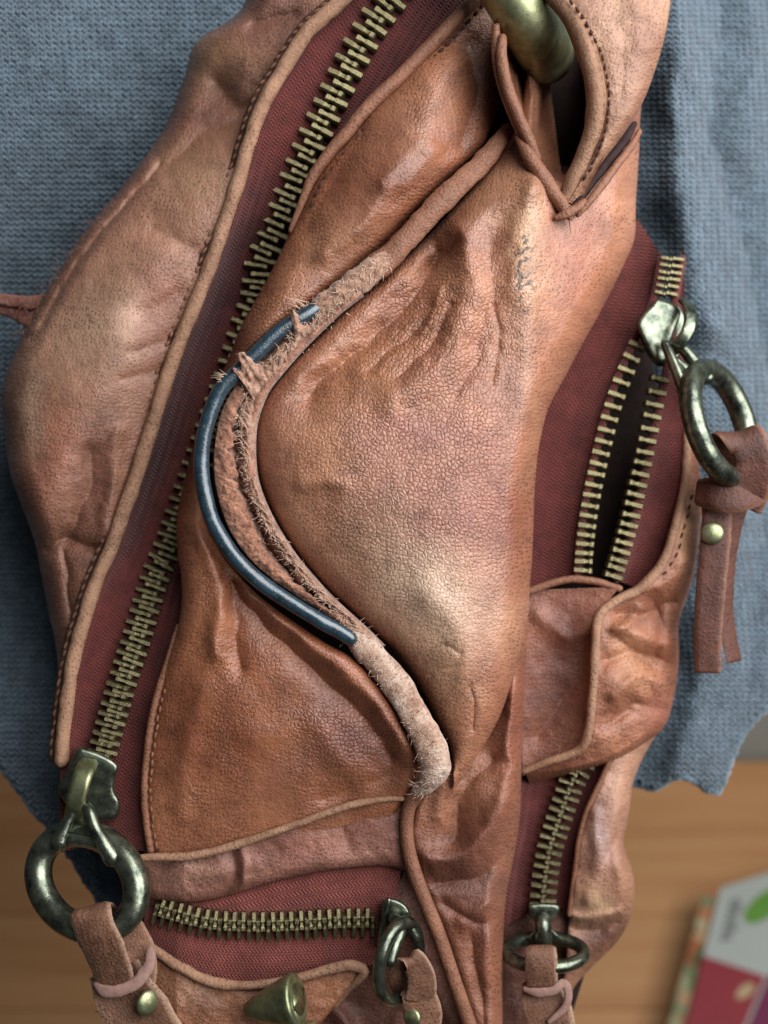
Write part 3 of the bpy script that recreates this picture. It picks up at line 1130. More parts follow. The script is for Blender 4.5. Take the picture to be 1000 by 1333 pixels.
# match rows by hand where the panel is narrow
PLv = [(660, -45), (630, -5), (600, 22), (575, 48), (548, 76), (520, 104), (490, 133), (462, 165), (436, 195), (410, 228), (392, 268), (374, 310), (355, 350), (336, 385), (314, 425), (292, 480), (264, 540), (246, 602), (231, 668), (231, 715), (236, 752), (236, 790), (228, 832), (212, 874), (199, 920), (190, 970), (185, 1030), (187, 1080), (190, 1132)]
pz = rbf([(650, -45, -40), (600, 22, -32), (520, 104, -34), (456, 172, -38), (408, 230, -40), (378, 300, -46), (560, 100, 0), (530, 170, 30), (480, 220, 28), (540, 230, 22), (440, 290, 12), (480, 290, 16), (620, 90, -40), (650, 130, -60), (610, 190, -10), (560, 250, -8),
          (500, 315, -14), (440, 370, -12), (400, 330, -2), (380, 390, 0), (345, 420, -4), (300, 470, -6), (262, 560, -20), (250, 620, -20), (250, 700, -6), (262, 760, 6), (300, 745, 4), (250, 860, -10), (230, 900, -28), (205, 960, -40), (195, 1050, -42),
          (330, 820, 4), (300, 920, -2), (400, 850, 14), (470, 890, 18), (520, 960, 16), (540, 1000, 8), (420, 930, -2), (460, 980, -4), (400, 1010, -10), (300, 1010, -14), (230, 1060, -36), (350, 1080, -34), (450, 1045, -30), (510, 1030, -22)])


def pock_z(x, y, d0, d1, u):
    z = pz(x, y)
    z = z + strokes(x, y, [([(300, 758), (345, 815), (400, 866), (445, 908), (484, 952), (505, 984)], -15, 15), ([(320, 765), (380, 822), (440, 866), (490, 920), (522, 970)], 7, 13),
                           ([(256, 690), (272, 735), (286, 780), (282, 850)], 9, 13), ([(290, 735), (306, 800), (312, 870)], -10, 13),
                           ([(470, 1010), (440, 985), (420, 950)], 6, 20), ([(420, 1040), (470, 1020), (520, 1000)], -6, 12),
                           ([(540, 185), (520, 215), (500, 240)], 6, 14), ([(470, 170), (430, 240), (400, 300)], -5, 12), ([(590, 80), (560, 130), (560, 190)], 6, 18),
                           ([(610, 60), (620, 130), (600, 190)], -12, 16), ([(560, 200), (480, 280), (420, 330)], 7, 14), ([(600, 230), (540, 285), (480, 342), (430, 384)], -12, 8),
                           ([(330, 960), (400, 940)], 4, 22), ([(260, 900), (240, 980), (236, 1060)], 4, 16)])
    z += 1.6 * fbm(x, y, 60, 41) + 0.5 * fbm(x, y, 15, 42)
    mid = np.exp(-((y - 540) / 170) ** 2)
    lo = 1 / (1 + np.exp(-(y - 820) / 25))
    wd = 10 + 34 * mid + 12 * (1 - mid)
    t = np.clip(1 - d0 / wd, 0, 1)
    z -= (14 + 110 * mid) * (1 - np.sqrt(1 - t * t))
    t1 = np.clip(1 - d1 / 22, 0, 1)
    z -= (24) * (1 - np.sqrt(1 - t1 * t1))
    return z


def pock_c(x, y):
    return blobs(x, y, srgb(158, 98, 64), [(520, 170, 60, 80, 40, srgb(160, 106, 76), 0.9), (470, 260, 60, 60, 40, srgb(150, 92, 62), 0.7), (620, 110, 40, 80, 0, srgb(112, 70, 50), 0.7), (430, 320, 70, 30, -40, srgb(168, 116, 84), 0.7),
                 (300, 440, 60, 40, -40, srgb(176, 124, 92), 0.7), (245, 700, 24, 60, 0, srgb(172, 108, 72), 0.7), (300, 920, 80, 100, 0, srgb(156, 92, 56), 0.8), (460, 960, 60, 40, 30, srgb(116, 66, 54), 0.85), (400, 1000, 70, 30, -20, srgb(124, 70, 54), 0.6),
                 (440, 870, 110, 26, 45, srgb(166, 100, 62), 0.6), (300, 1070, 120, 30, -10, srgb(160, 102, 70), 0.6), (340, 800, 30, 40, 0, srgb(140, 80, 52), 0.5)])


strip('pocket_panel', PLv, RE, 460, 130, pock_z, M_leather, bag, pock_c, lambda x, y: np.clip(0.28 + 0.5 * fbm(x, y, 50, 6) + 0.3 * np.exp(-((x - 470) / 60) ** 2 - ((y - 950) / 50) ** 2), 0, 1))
# right welt of the zipper (upper run) with its seam line, and the lower run
tube('welt', [(x - 2, y, -22 if y < 150 else -22 - (y - 150) * 0.13) for x, y in [(660, -45), (618, 2), (598, 22), (560, 62), (520, 102), (482, 138), (456, 170), (432, 198), (410, 228), (394, 266), (380, 300)]], [9, 9, 9, 9, 9, 9, 8.5, 8, 7, 5, 3], M_welt_dark, bag, ns=12, lump=0.12, lscale=24, gr=0.3)
upseam = [(666, -36), (626, 10), (606, 32), (568, 73), (528, 113), (491, 149), (466, 180), (443, 208), (420, 236), (404, 270)]


def on(fn, pts, dz=0.0):
    a = np.asarray(pts, float)
    z = fn(a[:, 0], a[:, 1])
    return [(p[0], p[1], float(q) + dz) for p, q in zip(a, z)]


stitching('stitching', [(x, y, z) for (x, y), z in zip(upseam, [-34, -26, -26, -24, -24, -24, -26, -26, -28, -30])], M_thread, bag, pitch=13, half=5.6, rad=2.6)
lowedge = [(231, 815), (216, 865), (201, 916), (192, 968), (187, 1020), (189, 1065), (195, 1106)]
tube('welt', [(x + 1, y, -34 - (y - 800) * 0.03) for x, y in lowedge], [3, 4.5, 5, 5, 5, 5, 5], M_welt_dark, bag, ns=10, lump=0.15, gr=0.3)
stitching('stitching', [(x + 9, y, -30 - (y - 800) * 0.04) for x, y in lowedge], M_thread_light, bag, pitch=12, half=4.6, rad=2.0)

# --- piping: covered upper run, blue cord, torn flesh side, suede lower run, lower thin run
FE = [(668, 182), (648, 205), (612, 248), (560, 304), (502, 360), (452, 400), (416, 436), (376, 477), (346, 517), (332, 560), (335, 615), (355, 670), (385, 720), (425, 768), (457, 797), (490, 826), (514, 849), (544, 891), (568, 936), (583, 966), (590, 990)]
tube('piping', [(660, 170, -28), (632, 206, -10), (588, 250, 0), (546, 294, 4), (506, 334, 6), (478, 358, 6)], [10, 13, 15, 15, 16, 16], M_welt_dark, bag, ns=20, step=3, lump=0.28, lscale=26, gr=0.5, flat=0.62)
tube('frayed_piping', [(500, 340, 6), (470, 363, 7), (444, 382, 8), (420, 398, 8), (404, 412, 4)], [14, 17, 17, 15, 9], M_frayed, bag, ns=18, step=3, lump=0.35, lscale=14, seed=3)
CORD = [(424, 393, 6), (414, 399, 11), (400, 409, 15), (366, 430, 20), (336, 458, 23), (310, 484, 25), (288, 507, 27), (275, 535, 27), (266, 566, 26), (262, 600, 25), (266, 640, 24), (280, 685, 24), (305, 724, 24), (336, 755, 25), (371, 780, 26), (410, 804, 26), (440, 821, 24), (456, 831, 22)]
tube('blue_cord', CORD, [9] * 2 + [10.2] * 15 + [10], M_cord, bag, ns=20, step=3, lump=0.07, lscale=30)

# torn strip between cord and front panel
TA = [(440, 372), (412, 402), (398, 414), (368, 436), (340, 464), (314, 492), (296, 520), (284, 552), (278, 600), (282, 640), (296, 684), (320, 722), (352, 752), (386, 776), (424, 800), (450, 822), (470, 846)]
TB = [(474, 386), (450, 404), (430, 422), (396, 456), (368, 488), (350, 512), (338, 544), (334, 570), (335, 610), (342, 640), (358, 676), (384, 718), (410, 750), (436, 778), (462, 802), (482, 820), (502, 840)]


def torn_z(x, y, d0, d1, u):
    f = d0 / (d0 + d1 + 1e-6)
    edge = 0.54 + 0.18 * fbm(x, y, 30, 61) + 0.07 * fbm(x, y, 8, 62)
    low = 1 / (1 + np.exp(-(y - 520) / 12)) * (1 - 1 / (1 + np.exp(-(y - 800) / 10)))
    slit = np.exp(-((f - edge) / 0.07) ** 2) * low
    second = np.exp(-((f - edge + 0.26 + 0.05 * fbm(x, y, 20, 66)) / 0.05) ** 2) * low * np.clip(1.2 - np.abs(y - 600) / 90, 0, 1)
    z = 7 + 9 * np.exp(-((f - 0.3) / 0.2) ** 2) * low + 10 * np.exp(-((f - 0.80) / 0.17) ** 2) - 18 * slit - 7 * second
    z += 5 * fbm(x, y, 26, 63) + 1.6 * fbm(x, y, 8, 64)
    z += -12 * np.clip(f - 0.9, 0, 1) * 10 - 12 * np.clip(0.12 - f, 0, 1) * 8
    hi = 1 - 1 / (1 + np.exp(-(y - 510) / 14))
    z += hi * (5 * np.exp(-((f - 0.55) / 0.3) ** 2) - 22 * np.exp(-((f - 0.08 - 0.06 * fbm(x, y, 16, 65)) / 0.08) ** 2))
    return z


strip('torn_strip', TA, TB, 260, 36, torn_z, M_suede_pink, bag)
# pale fuzzy ridge on top of the tear
RID = [(470, 372, 8), (438, 404, 8), (408, 432, 9), (380, 458, 10), (352, 484, 10), (326, 508, 8), (319, 540, 6), (318, 580, 5), (324, 620, 5), (334, 652, 5), (352, 688, 5), (376, 724, 6), (402, 756, 6), (430, 786, 7), (452, 808, 8), (470, 830, 10)]
# thin torn flap, attached along the front panel, its free edge ragged and lifting
fb_ = arc([p[:2] for p in TB], n=420)
rd_ = arc([p[:2] for p in RID], n=420)
tt_ = np.linspace(0, 1, 420)
dirv = rd_ - fb_
dirv /= np.linalg.norm(dirv, axis=1)[:, None] + 1e-6
jag = 6 * fbm(tt_ * 900, 0 * tt_, 46, 401) + 5 * fbm(tt_ * 900, 0 * tt_ + 9, 15, 402) + 3.0 * vnoise(tt_ * 900, 0 * tt_ + 5, 5, 403)


def tongue(y0, w_, L_):
    return L_ * np.exp(-(np.abs(rd_[:, 1] - y0) / w_) ** 1.2) * (rd_[:, 0] < 480)


reach = np.linalg.norm(rd_ - fb_, axis=1) + 4 + jag + tongue(448, 8, 46) + tongue(424, 4, 14) + tongue(497, 8, 38) + tongue(509, 3, 26) + tongue(470, 4, 10) + tongue(560, 10, 8) + tongue(660, 6, 10) + tongue(735, 8, 10) + tongue(786, 5, 9)
free = fb_ + dirv * np.maximum(5, reach)[:, None]


def flap_z(x, y, d0, d1, u):
    f = d0 / (d0 + d1 + 1e-6)
    L = d0 + d1
    ov = np.clip((L - 34) / 26, 0, 1)
    z = 2 + 17 * np.sin(np.clip(f * 1.25, 0, 1) * 2.2) + ov * 26 * f ** 1.4 + 4.5 * fbm(x, y, 18, 411) + 2.2 * fbm(x, y, 6, 412)
    return z + (f ** 3) * (5 * fbm(x, y, 30, 413))


strip('torn_flap', fb_, free, 620, 26, flap_z, M_frayed, bag, solid=4)
# second, smaller torn layer beside the cord
lc_ = arc([p[:2] for p in TA[5:16]], n=260)
rc_ = arc([p[:2] for p in TB[5:16]], n=260)
t2_ = np.linspace(0, 1, 260)
j2_ = 0.42 + 0.16 * fbm(t2_ * 560, 0 * t2_, 60, 421) + 0.10 * fbm(t2_ * 560, 0 * t2_, 17, 422) + 0.06 * vnoise(t2_ * 560, 0 * t2_, 6, 423)
strip('torn_flap', lc_, lc_ + (rc_ - lc_) * j2_[:, None], 380, 18, lambda x, y, d0, d1, u: 14 + 7 * np.sin(d0 / (d0 + d1 + 1e-6) * 2.4) + 3.0 * fbm(x, y, 16, 424) + 1.5 * fbm(x, y, 6, 425), M_suede_pink, bag, solid=4)
SUE = [(452, 812, 6), (470, 836, 14), (494, 864, 17), (520, 898, 18), (544, 940, 19), (560, 972, 19), (566, 996, 14), (560, 1016, 4), (546, 1030, -10)]
tube('suede_piping', SUE, [11, 17, 18, 19, 20, 21.5, 20, 15, 11], M_worn, bag, ns=36, step=2.2, lump=0.20, lscale=24, seed=14, flat=0.62)
LOWP = [(556, 1022, -8), (540, 1036, -20), (531, 1056, -26), (530, 1094, -28), (539, 1134, -28), (554, 1174, -27), (574, 1224, -26), (592, 1278, -26), (610, 1330, -28), (622, 1370, -30)]
tube('piping', LOWP, [12, 11, 9, 9, 9.5, 9.5, 9.5, 9.5, 9.5, 9.5], M_welt_dark, bag, ns=14, lump=0.08, lscale=40, gr=0.35)
fs = []
for path, n, L0 in ((RID, 170, 7), (SUE, 30, 4), ([(500, 340, 20), (470, 363, 22), (440, 384, 22)], 60, 10), ([(300, 540, 0), (305, 600, 0), (318, 650, 0), (340, 700, 0), (372, 740, 2), (410, 776, 4)], 90, 8)):
    q = arc(path, n=n)
    for p in q:
        a = random.uniform(0, 6.28)
        o = random.uniform(3, 13 if path is not SUE else 19)
        fs.append((p[0] + math.cos(a) * o, p[1] + math.sin(a) * o, p[2] + (random.uniform(2, 8) if path is not SUE else 12 - 0.5 * o + 4), math.cos(a) + random.uniform(-.6, .6), math.sin(a) + random.uniform(-.6, .6), random.uniform(0.0, 0.6), L0 * random.uniform(0.3, 0.95), random.uniform(0.35, 0.7)))
fs += [(398 + random.uniform(-8, 8), 398 + random.uniform(-6, 6), 18, -1 + random.uniform(-.4, .4), -0.6 + random.uniform(-.5, .5), 0.2, random.uniform(8, 22), random.uniform(0.4, 0.9)) for _ in range(14)]
fs += [(292 + random.uniform(-5, 8), 494 + random.uniform(-8, 8), 34, -1, random.uniform(-.8, .4), 0.1, random.uniform(6, 14), random.uniform(0.4, 0.9)) for _ in range(14)]
FRE = [(q[0], q[1], 20.0) for q in free[::6]]
for path, n in ((FRE, 700), (SUE, 420), ([(500, 340, 14), (470, 363, 16), (440, 384, 16), (412, 404, 12)], 200)):
    for p in arc(path, n=n):
        a = random.uniform(0, 6.28)
        o = random.uniform(0, 4 if path is FRE else (15 if path is not SUE else 20))
        fs.append((p[0] + math.cos(a) * o, p[1] + math.sin(a) * o, p[2] + (random.uniform(0, 8) if path is not SUE else 17 - 0.6 * o), math.cos(a) + random.uniform(-.8, .8), math.sin(a) + random.uniform(-.8, .8), random.uniform(0.0, 0.7), random.uniform(3, 8), random.uniform(0.25, 0.45)))
fibres('frayed_fibres', fs, M_fibre, bag)

# --- front panel
FR = [(842, 60), (834, 150), (832, 200), (828, 262), (826, 310), (812, 345), (795, 380), (776, 416), (758, 448), (736, 490), (714, 532), (702, 580), (697, 625), (695, 665), (693, 720), (690, 760), (686, 810), (666, 888), (650, 934), (622, 984), (592, 1028)]
FEx = [(690, 60), (676, 150)] + FE[1:]
fz = rbf([(700, 60, -60), (680, 160, -40), (650, 205, -16), (612, 248, -10), (560, 304, -8), (502, 360, -2), (452, 400, 4), (416, 436, 8), (376, 477, 10), (346, 517, 10), (332, 560, 8), (335, 615, 8), (355, 670, 8), (385, 720, 8), (425, 768, 8), (490, 826, 8), (544, 891, 6), (583, 966, 2),
          (700, 230, 6), (690, 300, 16), (620, 330, 26), (660, 360, 24), (690, 380, 28), (620, 420, 34), (560, 470, 34), (480, 480, 36), (420, 540, 40), (400, 600, 38), (480, 600, 52), (560, 580, 54), (640, 560, 46), (685, 560, 30), (450, 690, 40), (540, 700, 58), (620, 700, 50), (670, 700, 26),
          (520, 770, 42), (580, 790, 52), (640, 800, 34), (600, 870, 38), (620, 940, 14), (640, 900, 16), (570, 860, 34), (600, 1000, -4), (760, 160, -40), (760, 230, -6), (750, 300, 0), (740, 380, 2), (720, 450, 8), (705, 520, 8), (800, 220, -34), (800, 300, -42), (780, 380, -44), (740, 460, -30)])


def front_z(x, y, d0, d1, u):
    z = fz(x, y)
    z = z + strokes(x, y, [([(566, 326), (540, 380), (500, 428), (450, 466), (405, 515)], -26, 24), ([(520, 362), (478, 408), (430, 452), (392, 500)], 6, 18),
                           ([(598, 322), (614, 360), (606, 420), (572, 476), (510, 520)], 13, 22), ([(640, 320), (636, 380), (620, 450)], -9, 16), ([(690, 220), (676, 300), (664, 370)], 8, 22),
                           ([(694, 250), (690, 380), (690, 480), (696, 580)], 9, 20), ([(600, 300), (640, 268), (690, 240)], 12, 20), ([(588, 316), (560, 345)], -16, 12),
                           ([(395, 628), (425, 622), (450, 632)], 4, 12), ([(546, 858), (572, 836), (596, 848)], -2.5, 3, 1), ([(560, 880), (590, 866)], -2.5, 3, 1), ([(612, 900), (614, 950)], -3, 4, 1),
                           ([(560, 400), (530, 440), (480, 480)], -6, 6), ([(590, 400), (560, 452), (520, 490)], -5, 5), ([(575, 380), (548, 430)], 4, 6), ([(640, 400), (650, 450), (640, 500)], -4, 6), ([(622, 470), (590, 510)], -4, 7),
                           ([(560, 780), (600, 830), (604, 900)], 5, 22)])
    z = z - 260 * np.exp(-(seg_dist(x, y, [(725, 40), (742, 120), (738, 190)]) / 38) ** 6)
    gs = np.clip(fbm(x, y, 60, 71) + 0.3, 0, 1)
    up = np.exp(-((x - 560) / 110) ** 2 - ((y - 420) / 90) ** 2)
    z += 1.5 * fbm(x, y, 70, 72) + 0.5 * fbm(x, y, 16, 73) + up * (3.2 * fbm(x + y, (x - y) * 0.45, 17, 74))
    t = np.clip(1 - d0 / 34, 0, 1)
    z -= 30 * (1 - np.sqrt(1 - t * t))
    wr = np.interp(y, [60, 300, 500, 600, 800, 900, 1030], [30, 36, 46, 40, 42, 34, 24])
    dr = np.interp(y, [60, 300, 450, 600, 800, 900, 1030], [70, 90, 90, 110, 100, 60, 26])
    t = np.clip(1 - d1 / wr, 0, 1)
    z -= dr * (1 - np.sqrt(1 - t * t))
    return z


def front_c(x, y):
    c = blobs(x, y, srgb(168, 112, 82), [(548, 752, 130, 62, 50, srgb(202, 168, 140), 0.8), (470, 700, 50, 40, 30, srgb(188, 146, 110), 0.6), (590, 870, 40, 34, 0, srgb(186, 144, 110), 0.6), (520, 600, 110, 90, 0, srgb(168, 110, 88), 0.7), (640, 640, 40, 110, 0, srgb(164, 98, 70), 0.7),  # first blob: pale worn leather, with the window sheen painted into its colour
                 (480, 480, 90, 36, -40, srgb(174, 116, 76), 0.7), (690, 320, 22, 90, 5, srgb(190, 146, 108), 0.9), (690, 500, 14, 90, 0, srgb(176, 126, 92), 0.6), (750, 330, 40, 110, 12, srgb(166, 98, 66), 0.8), (560, 560, 70, 20, 10, srgb(150, 92, 80), 0.6),
                 (640, 240, 60, 40, -40, srgb(170, 122, 88), 0.7), (420, 590, 40, 70, 0, srgb(178, 118, 76), 0.6), (620, 960, 40, 60, 20, srgb(168, 112, 78), 0.6), (600, 660, 60, 60, 0, srgb(156, 100, 84), 0.5), (560, 420, 90, 70, 0, srgb(160, 100, 64), 0.6), (640, 880, 40, 60, 0, srgb(168, 106, 76), 0.6)])
    # dark scuffs rubbed through near the crease
    m = np.exp(-((x - 682 - 6 * fbm(x, y, 60, 3)) / 13) ** 2) * np.clip((y - 285) / 25, 0, 1) * np.clip((430 - y) / 50, 0, 1)
    n = (vnoise(x * 1.2 + 0.5 * y, y * 0.8, 6, 81) + 0.8 * vnoise(x, y * 1.3, 3.2, 82))
    mk = np.clip((n - 0.22) * 3, 0, 1) * np.clip(m * 1.5, 0, 1)
    c = c * (1 - 0.8 * mk[..., None])
    return c


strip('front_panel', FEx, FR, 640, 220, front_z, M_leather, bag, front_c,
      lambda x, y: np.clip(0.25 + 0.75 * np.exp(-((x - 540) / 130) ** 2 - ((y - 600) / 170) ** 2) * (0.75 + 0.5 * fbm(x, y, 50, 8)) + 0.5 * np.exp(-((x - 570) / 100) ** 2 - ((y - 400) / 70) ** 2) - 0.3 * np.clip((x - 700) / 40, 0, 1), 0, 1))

# --- lower front fold layer
QA = [(600, 940), (575, 1020), (545, 1044), (536, 1070), (534, 1100), (545, 1140), (562, 1180), (582, 1230), (602, 1290), (620, 1345), (630, 1390)]
QB = [(690, 800), (684, 880), (680, 950), (679, 1000), (677, 1058), (670, 1110), (660, 1160), (656, 1200), (655, 1260), (655, 1330), (655, 1390)]
qz = rbf([(600, 940, -40), (690, 800, -40), (660, 900, -40), (640, 970, -46), (620, 1010, -30), (560, 1040, -28), (550, 1090, -36), (590, 1060, -52), (640, 1040, -20), (665, 1050, -30), (600, 1110, -34), (640, 1110, -24), (665, 1120, -40), (570, 1160, -46), (620, 1170, -36), (650, 1180, -44),
          (600, 1230, -46), (635, 1240, -26), (650, 1260, -40), (620, 1300, -44), (640, 1330, -26), (640, 1390, -36)])


def low_z(x, y, d0, d1, u):
    z = qz(x, y) + strokes(x, y, [([(660, 880), (636, 960), (600, 1010)], -16, 14), ([(575, 1060), (580, 1010), (610, 980)], 9, 12), ([(590, 1090), (605, 1030), (640, 990)], -14, 15),
                                  ([(560, 1120), (610, 1105), (650, 1060), (672, 1000)], 13, 15), ([(566, 1150), (620, 1140), (660, 1110)], -12, 13), ([(580, 1180), (620, 1200), (656, 1190)], -7, 8), ([(600, 1200), (640, 1175)], 7, 10),
                                  ([(612, 1220), (626, 1290), (634, 1380)], -8, 10), ([(640, 1200), (646, 1290), (646, 1380)], 6, 10), ([(670, 900), (668, 1000)], 8, 10)])
    z += 2.0 * fbm(x, y, 44, 91) + 0.6 * fbm(x, y, 13, 92)
    t = np.clip(1 - d1 / 30, 0, 1)
    z -= 110 * (1 - np.sqrt(1 - t * t))
    t = np.clip(1 - d0 / 14, 0, 1)
    z -= 14 * (1 - np.sqrt(1 - t * t))
    return z


def low_c(x, y):
    return blobs(x, y, srgb(150, 96, 70), [(600, 1000, 50, 50, 0, srgb(172, 118, 86), 0.7), (640, 1080, 40, 40, 0, srgb(140, 88, 66), 0.6), (600, 1150, 50, 40, 0, srgb(112, 70, 56), 0.8), (630, 1270, 30, 60, 0, srgb(156, 100, 72), 0.7), (660, 940, 24, 80, 0, srgb(168, 104, 76), 0.7)])


strip('lower_panel', QA, QB, 240, 70, low_z, M_leather_soft, bag, low_c, lambda x, y: np.clip(0.3 + 0.4 * fbm(x, y, 40, 9), 0, 1))

# --- strap tab with brass ring at the top
tab_c = lambda x, y: blobs(x, y, srgb(170, 124, 94), [(800, 60, 50, 60, 0, srgb(176, 132, 102), 0.6), (760, 220, 40, 40, 0, srgb(158, 112, 84), 0.6), (840, 40, 20, 60, 0, srgb(150, 100, 74), 0.5)])
SLe = [(696, -60), (722, -20), (752, 20), (772, 60), (783, 100), (786, 135), (782, 165), (770, 200), (754, 232), (738, 262)]
SRe = [(880, -60), (876, -20), (871, 20), (864, 56), (853, 92), (842, 122), (828, 150), (808, 180), (782, 214), (746, 266)]


def tab_z(x, y, d0, d1, u):
    f = d0 / (d0 + d1 + 1e-6)
    z = np.interp(y, [-60, 60, 150, 220, 265], [60, 62, 48, 22, 6]) + 12 * np.sin(f * 2.2) - 26 * f ** 2
    z = z + 1.8 * fbm(x, y, 40, 101) + 0.8 * fbm(x, y, 13, 102) + roll(d1, 14, 12) + roll(d0, 8, 5)
    z += strokes(x, y, [([(800, -20), (812, 60), (806, 130)], -3, 12), ([(830, 0), (836, 60)], 3, 10)])
    return z


strip('strap_tab', SLe, SRe, 160, 70, tab_z, M_leather_soft, bag, tab_c, lambda x, y: np.full(x.shape, 0.25), solid=16)
# thick raw edge of the tab on the loop side
tube('tab_edge', [(690, -50, 30), (716, -12, 44), (744, 20, 50), (762, 60, 53), (773, 100, 50), (776, 135, 44), (773, 165, 37), (761, 200, 25), (745, 234, 13), (733, 262, 2)], [11, 12, 13, 13.5, 13, 13, 12, 11, 10, 7], M_welt, bag, ns=16, lump=0.1, lscale=24, gr=0.3, flat=1.2)
stitching('stitching', [(704, -50, 64), (730, -14, 66), (758, 22, 67), (780, 62, 67), (791, 102, 63), (793, 136, 56), (789, 168, 48), (776, 204, 34), (760, 236, 20)], M_thread, bag, pitch=12, half=4.6, rad=2.0, dz=2)
stitching('stitching', [(872, -50, 38), (862, 20, 42), (854, 56, 42), (842, 92, 38), (830, 122, 32)], M_thread, bag, pitch=12, half=4.6, rad=1.8, dz=2)
# back layer of the loop
BLa = [(650, 30), (650, 70), (656, 105), (668, 140), (682, 172), (694, 200), (712, 236), (732, 264)]
BLb = [(706, 30), (712, 70), (716, 105), (720, 140), (724, 172), (728, 205), (734, 240), (738, 268)]


def back_z(x, y, d0, d1, u):
    f = d0 / (d0 + d1 + 1e-6)
    return np.interp(y, [30, 120, 200, 265], [30, 22, 12, 0]) - 230 * np.sin(np.clip(f, 0, 1) * math.pi * 0.5) * np.interp(y, [30, 160, 230, 265], [1, 0.9, 0.5, 0.05]) + 2 * fbm(x, y, 30, 111)


strip('loop_layer', BLa, BLb, 100, 50, back_z, M_leather_soft, bag, lambda x, y: np.broadcast_to(srgb(140, 90, 64), x.shape + (3,)).copy(), lambda x, y: np.full(x.shape, 0.4), solid=10)
tube('loop_edge', [(654, 50, 28), (653, 75, 30), (659, 108, 27), (671, 142, 22), (686, 176, 16), (699, 206, 10)], [6, 7.5, 8, 8, 8, 6], M_welt_dark, bag, ns=12, lump=0.12, lscale=20, gr=0.3)
tube('folded_edge', [(674, 180, 8), (684, 196, 14), (700, 222, 17), (716, 246, 17), (732, 268, 17), (742, 284, 16)], [4, 8, 10, 10, 9, 4], M_welt_dark, bag, ns=12, lump=0.25, lscale=14, gr=0.5, seed=4)
tube('folded_edge', [(724, 284, 18), (738, 278, 20), (752, 270, 18), (760, 262, 12)], [4, 7, 6, 4], M_welt_dark, bag, ns=10, lump=0.3, lscale=10, gr=0.5, seed=6)
tube('seam_slit', [(746, 270, 2), (766, 244, -2), (792, 208, -12), (812, 182, -24), (826, 162, -38)], [3.5, 6, 7, 7, 4], plain_mat('slit_leather', srgb(48, 30, 30), 0.8, 0.3, 10, 0.2, 1.0), bag, ns=10, lump=0.25, lscale=16)
tube('folded_edge', [(752, 280, 6), (776, 252, 4), (802, 216, -6), (822, 190, -20), (832, 172, -34)], [3, 5.5, 5.5, 5, 4], M_welt_dark, bag, ns=10, lump=0.2, lscale=20, gr=0.3, seed=8)
fibres('loose_threads', [(742, 282, 20, -0.1, 1, 0, 26, 1.0), (736, 284, 20, -0.5, 0.8, 0, 12, 1.0), (756, 272, 18, 0.5, 0.7, 0, 14, 0.9), (728, 280, 20, -0.8, 0.3, 0, 10, 0.9)], M_fibre_dark, bag)
tube('strap_ring', [(600, -100, 40), (630, -62, 42), (656, -22, 36), (676, 12, 18), (692, 38, -10), (703, 56, -48), (709, 66, -96), (711, 72, -160)], 36, M_green_brass, bag, ns=32, step=3)

# ------------------------------------------------------------------ side pocket on the right
side_c = lambda x, y: blobs(x, y, srgb(152, 94, 66), [(730, 880, 40, 90, 0, srgb(112, 64, 50), 0.8), (820, 860, 30, 50, 0, srgb(184, 130, 92), 0.8), (740, 790, 40, 20, 0, srgb(150, 92, 70), 0.7), (890, 690, 18, 50, 0, srgb(186, 136, 96), 0.8), (850, 800, 30, 30, 0, srgb(134, 82, 58), 0.6), (850, 920, 24, 30, 0, srgb(160, 100, 80), 0.6),
                                                   (780, 960, 30, 20, 0, srgb(170, 112, 80), 0.6), (870, 840, 20, 30, 0, srgb(160, 92, 62), 0.6)])
zip_side = bpy.data.objects.new('side_zipper', None)
zip_side.location = Vector(P(770, 755, -160))
P_loc['side_zipper'] = tuple(zip_side.location)
link(zip_side, bag)
TLc = [(870, 338, -172), (858, 395, -172), (836, 440, -170), (820, 475, -166), (806, 510, -162), (795, 545, -158), (784, 590, -154), (775, 630, -150), (768, 670, -148), (763, 710, -146), (760, 752, -146)]
TRc = [(879, 338, -172), (868, 400, -170), (866, 445, -166), (858, 485, -160), (850, 520, -156), (842, 560, -152), (834, 600, -148), (825, 640, -145), (816, 680, -142), (806, 716, -142), (794, 754, -144)]
zl = zcurve(*[(p[1], p[2]) for p in TLc])
zr = zcurve(*[(p[1], p[2]) for p in TRc])
tl = [(830, 285), (806, 340), (790, 380), (764, 430), (735, 480), (708, 530), (694, 580), (684, 640), (680, 680), (678, 720), (676, 768)]


def stz(x, y, d0, d1, u):
    f = d0 / (d0 + d1 + 1e-6)
    return zl(y) - 20 * (1 - f) - 10 * np.sin(f * math.pi) + 1.5 * fbm(x, y, 40, 121)


strip('tape', tl, [(x - 6, y) for x, y, _ in TLc], 140, 26, stz, M_tape, zip_side)
lip = [(890, 322), (892, 390), (894, 440), (892, 490), (890, 535), (894, 580), (894, 620), (888, 655), (876, 702), (858, 738), (832, 766)]


def stz2(x, y, d0, d1, u):
    f = d0 / (d0 + d1 + 1e-6)
    return zr(y) - 14 * f - 8 * np.sin(f * math.pi) + 1.5 * fbm(x, y, 40, 122)


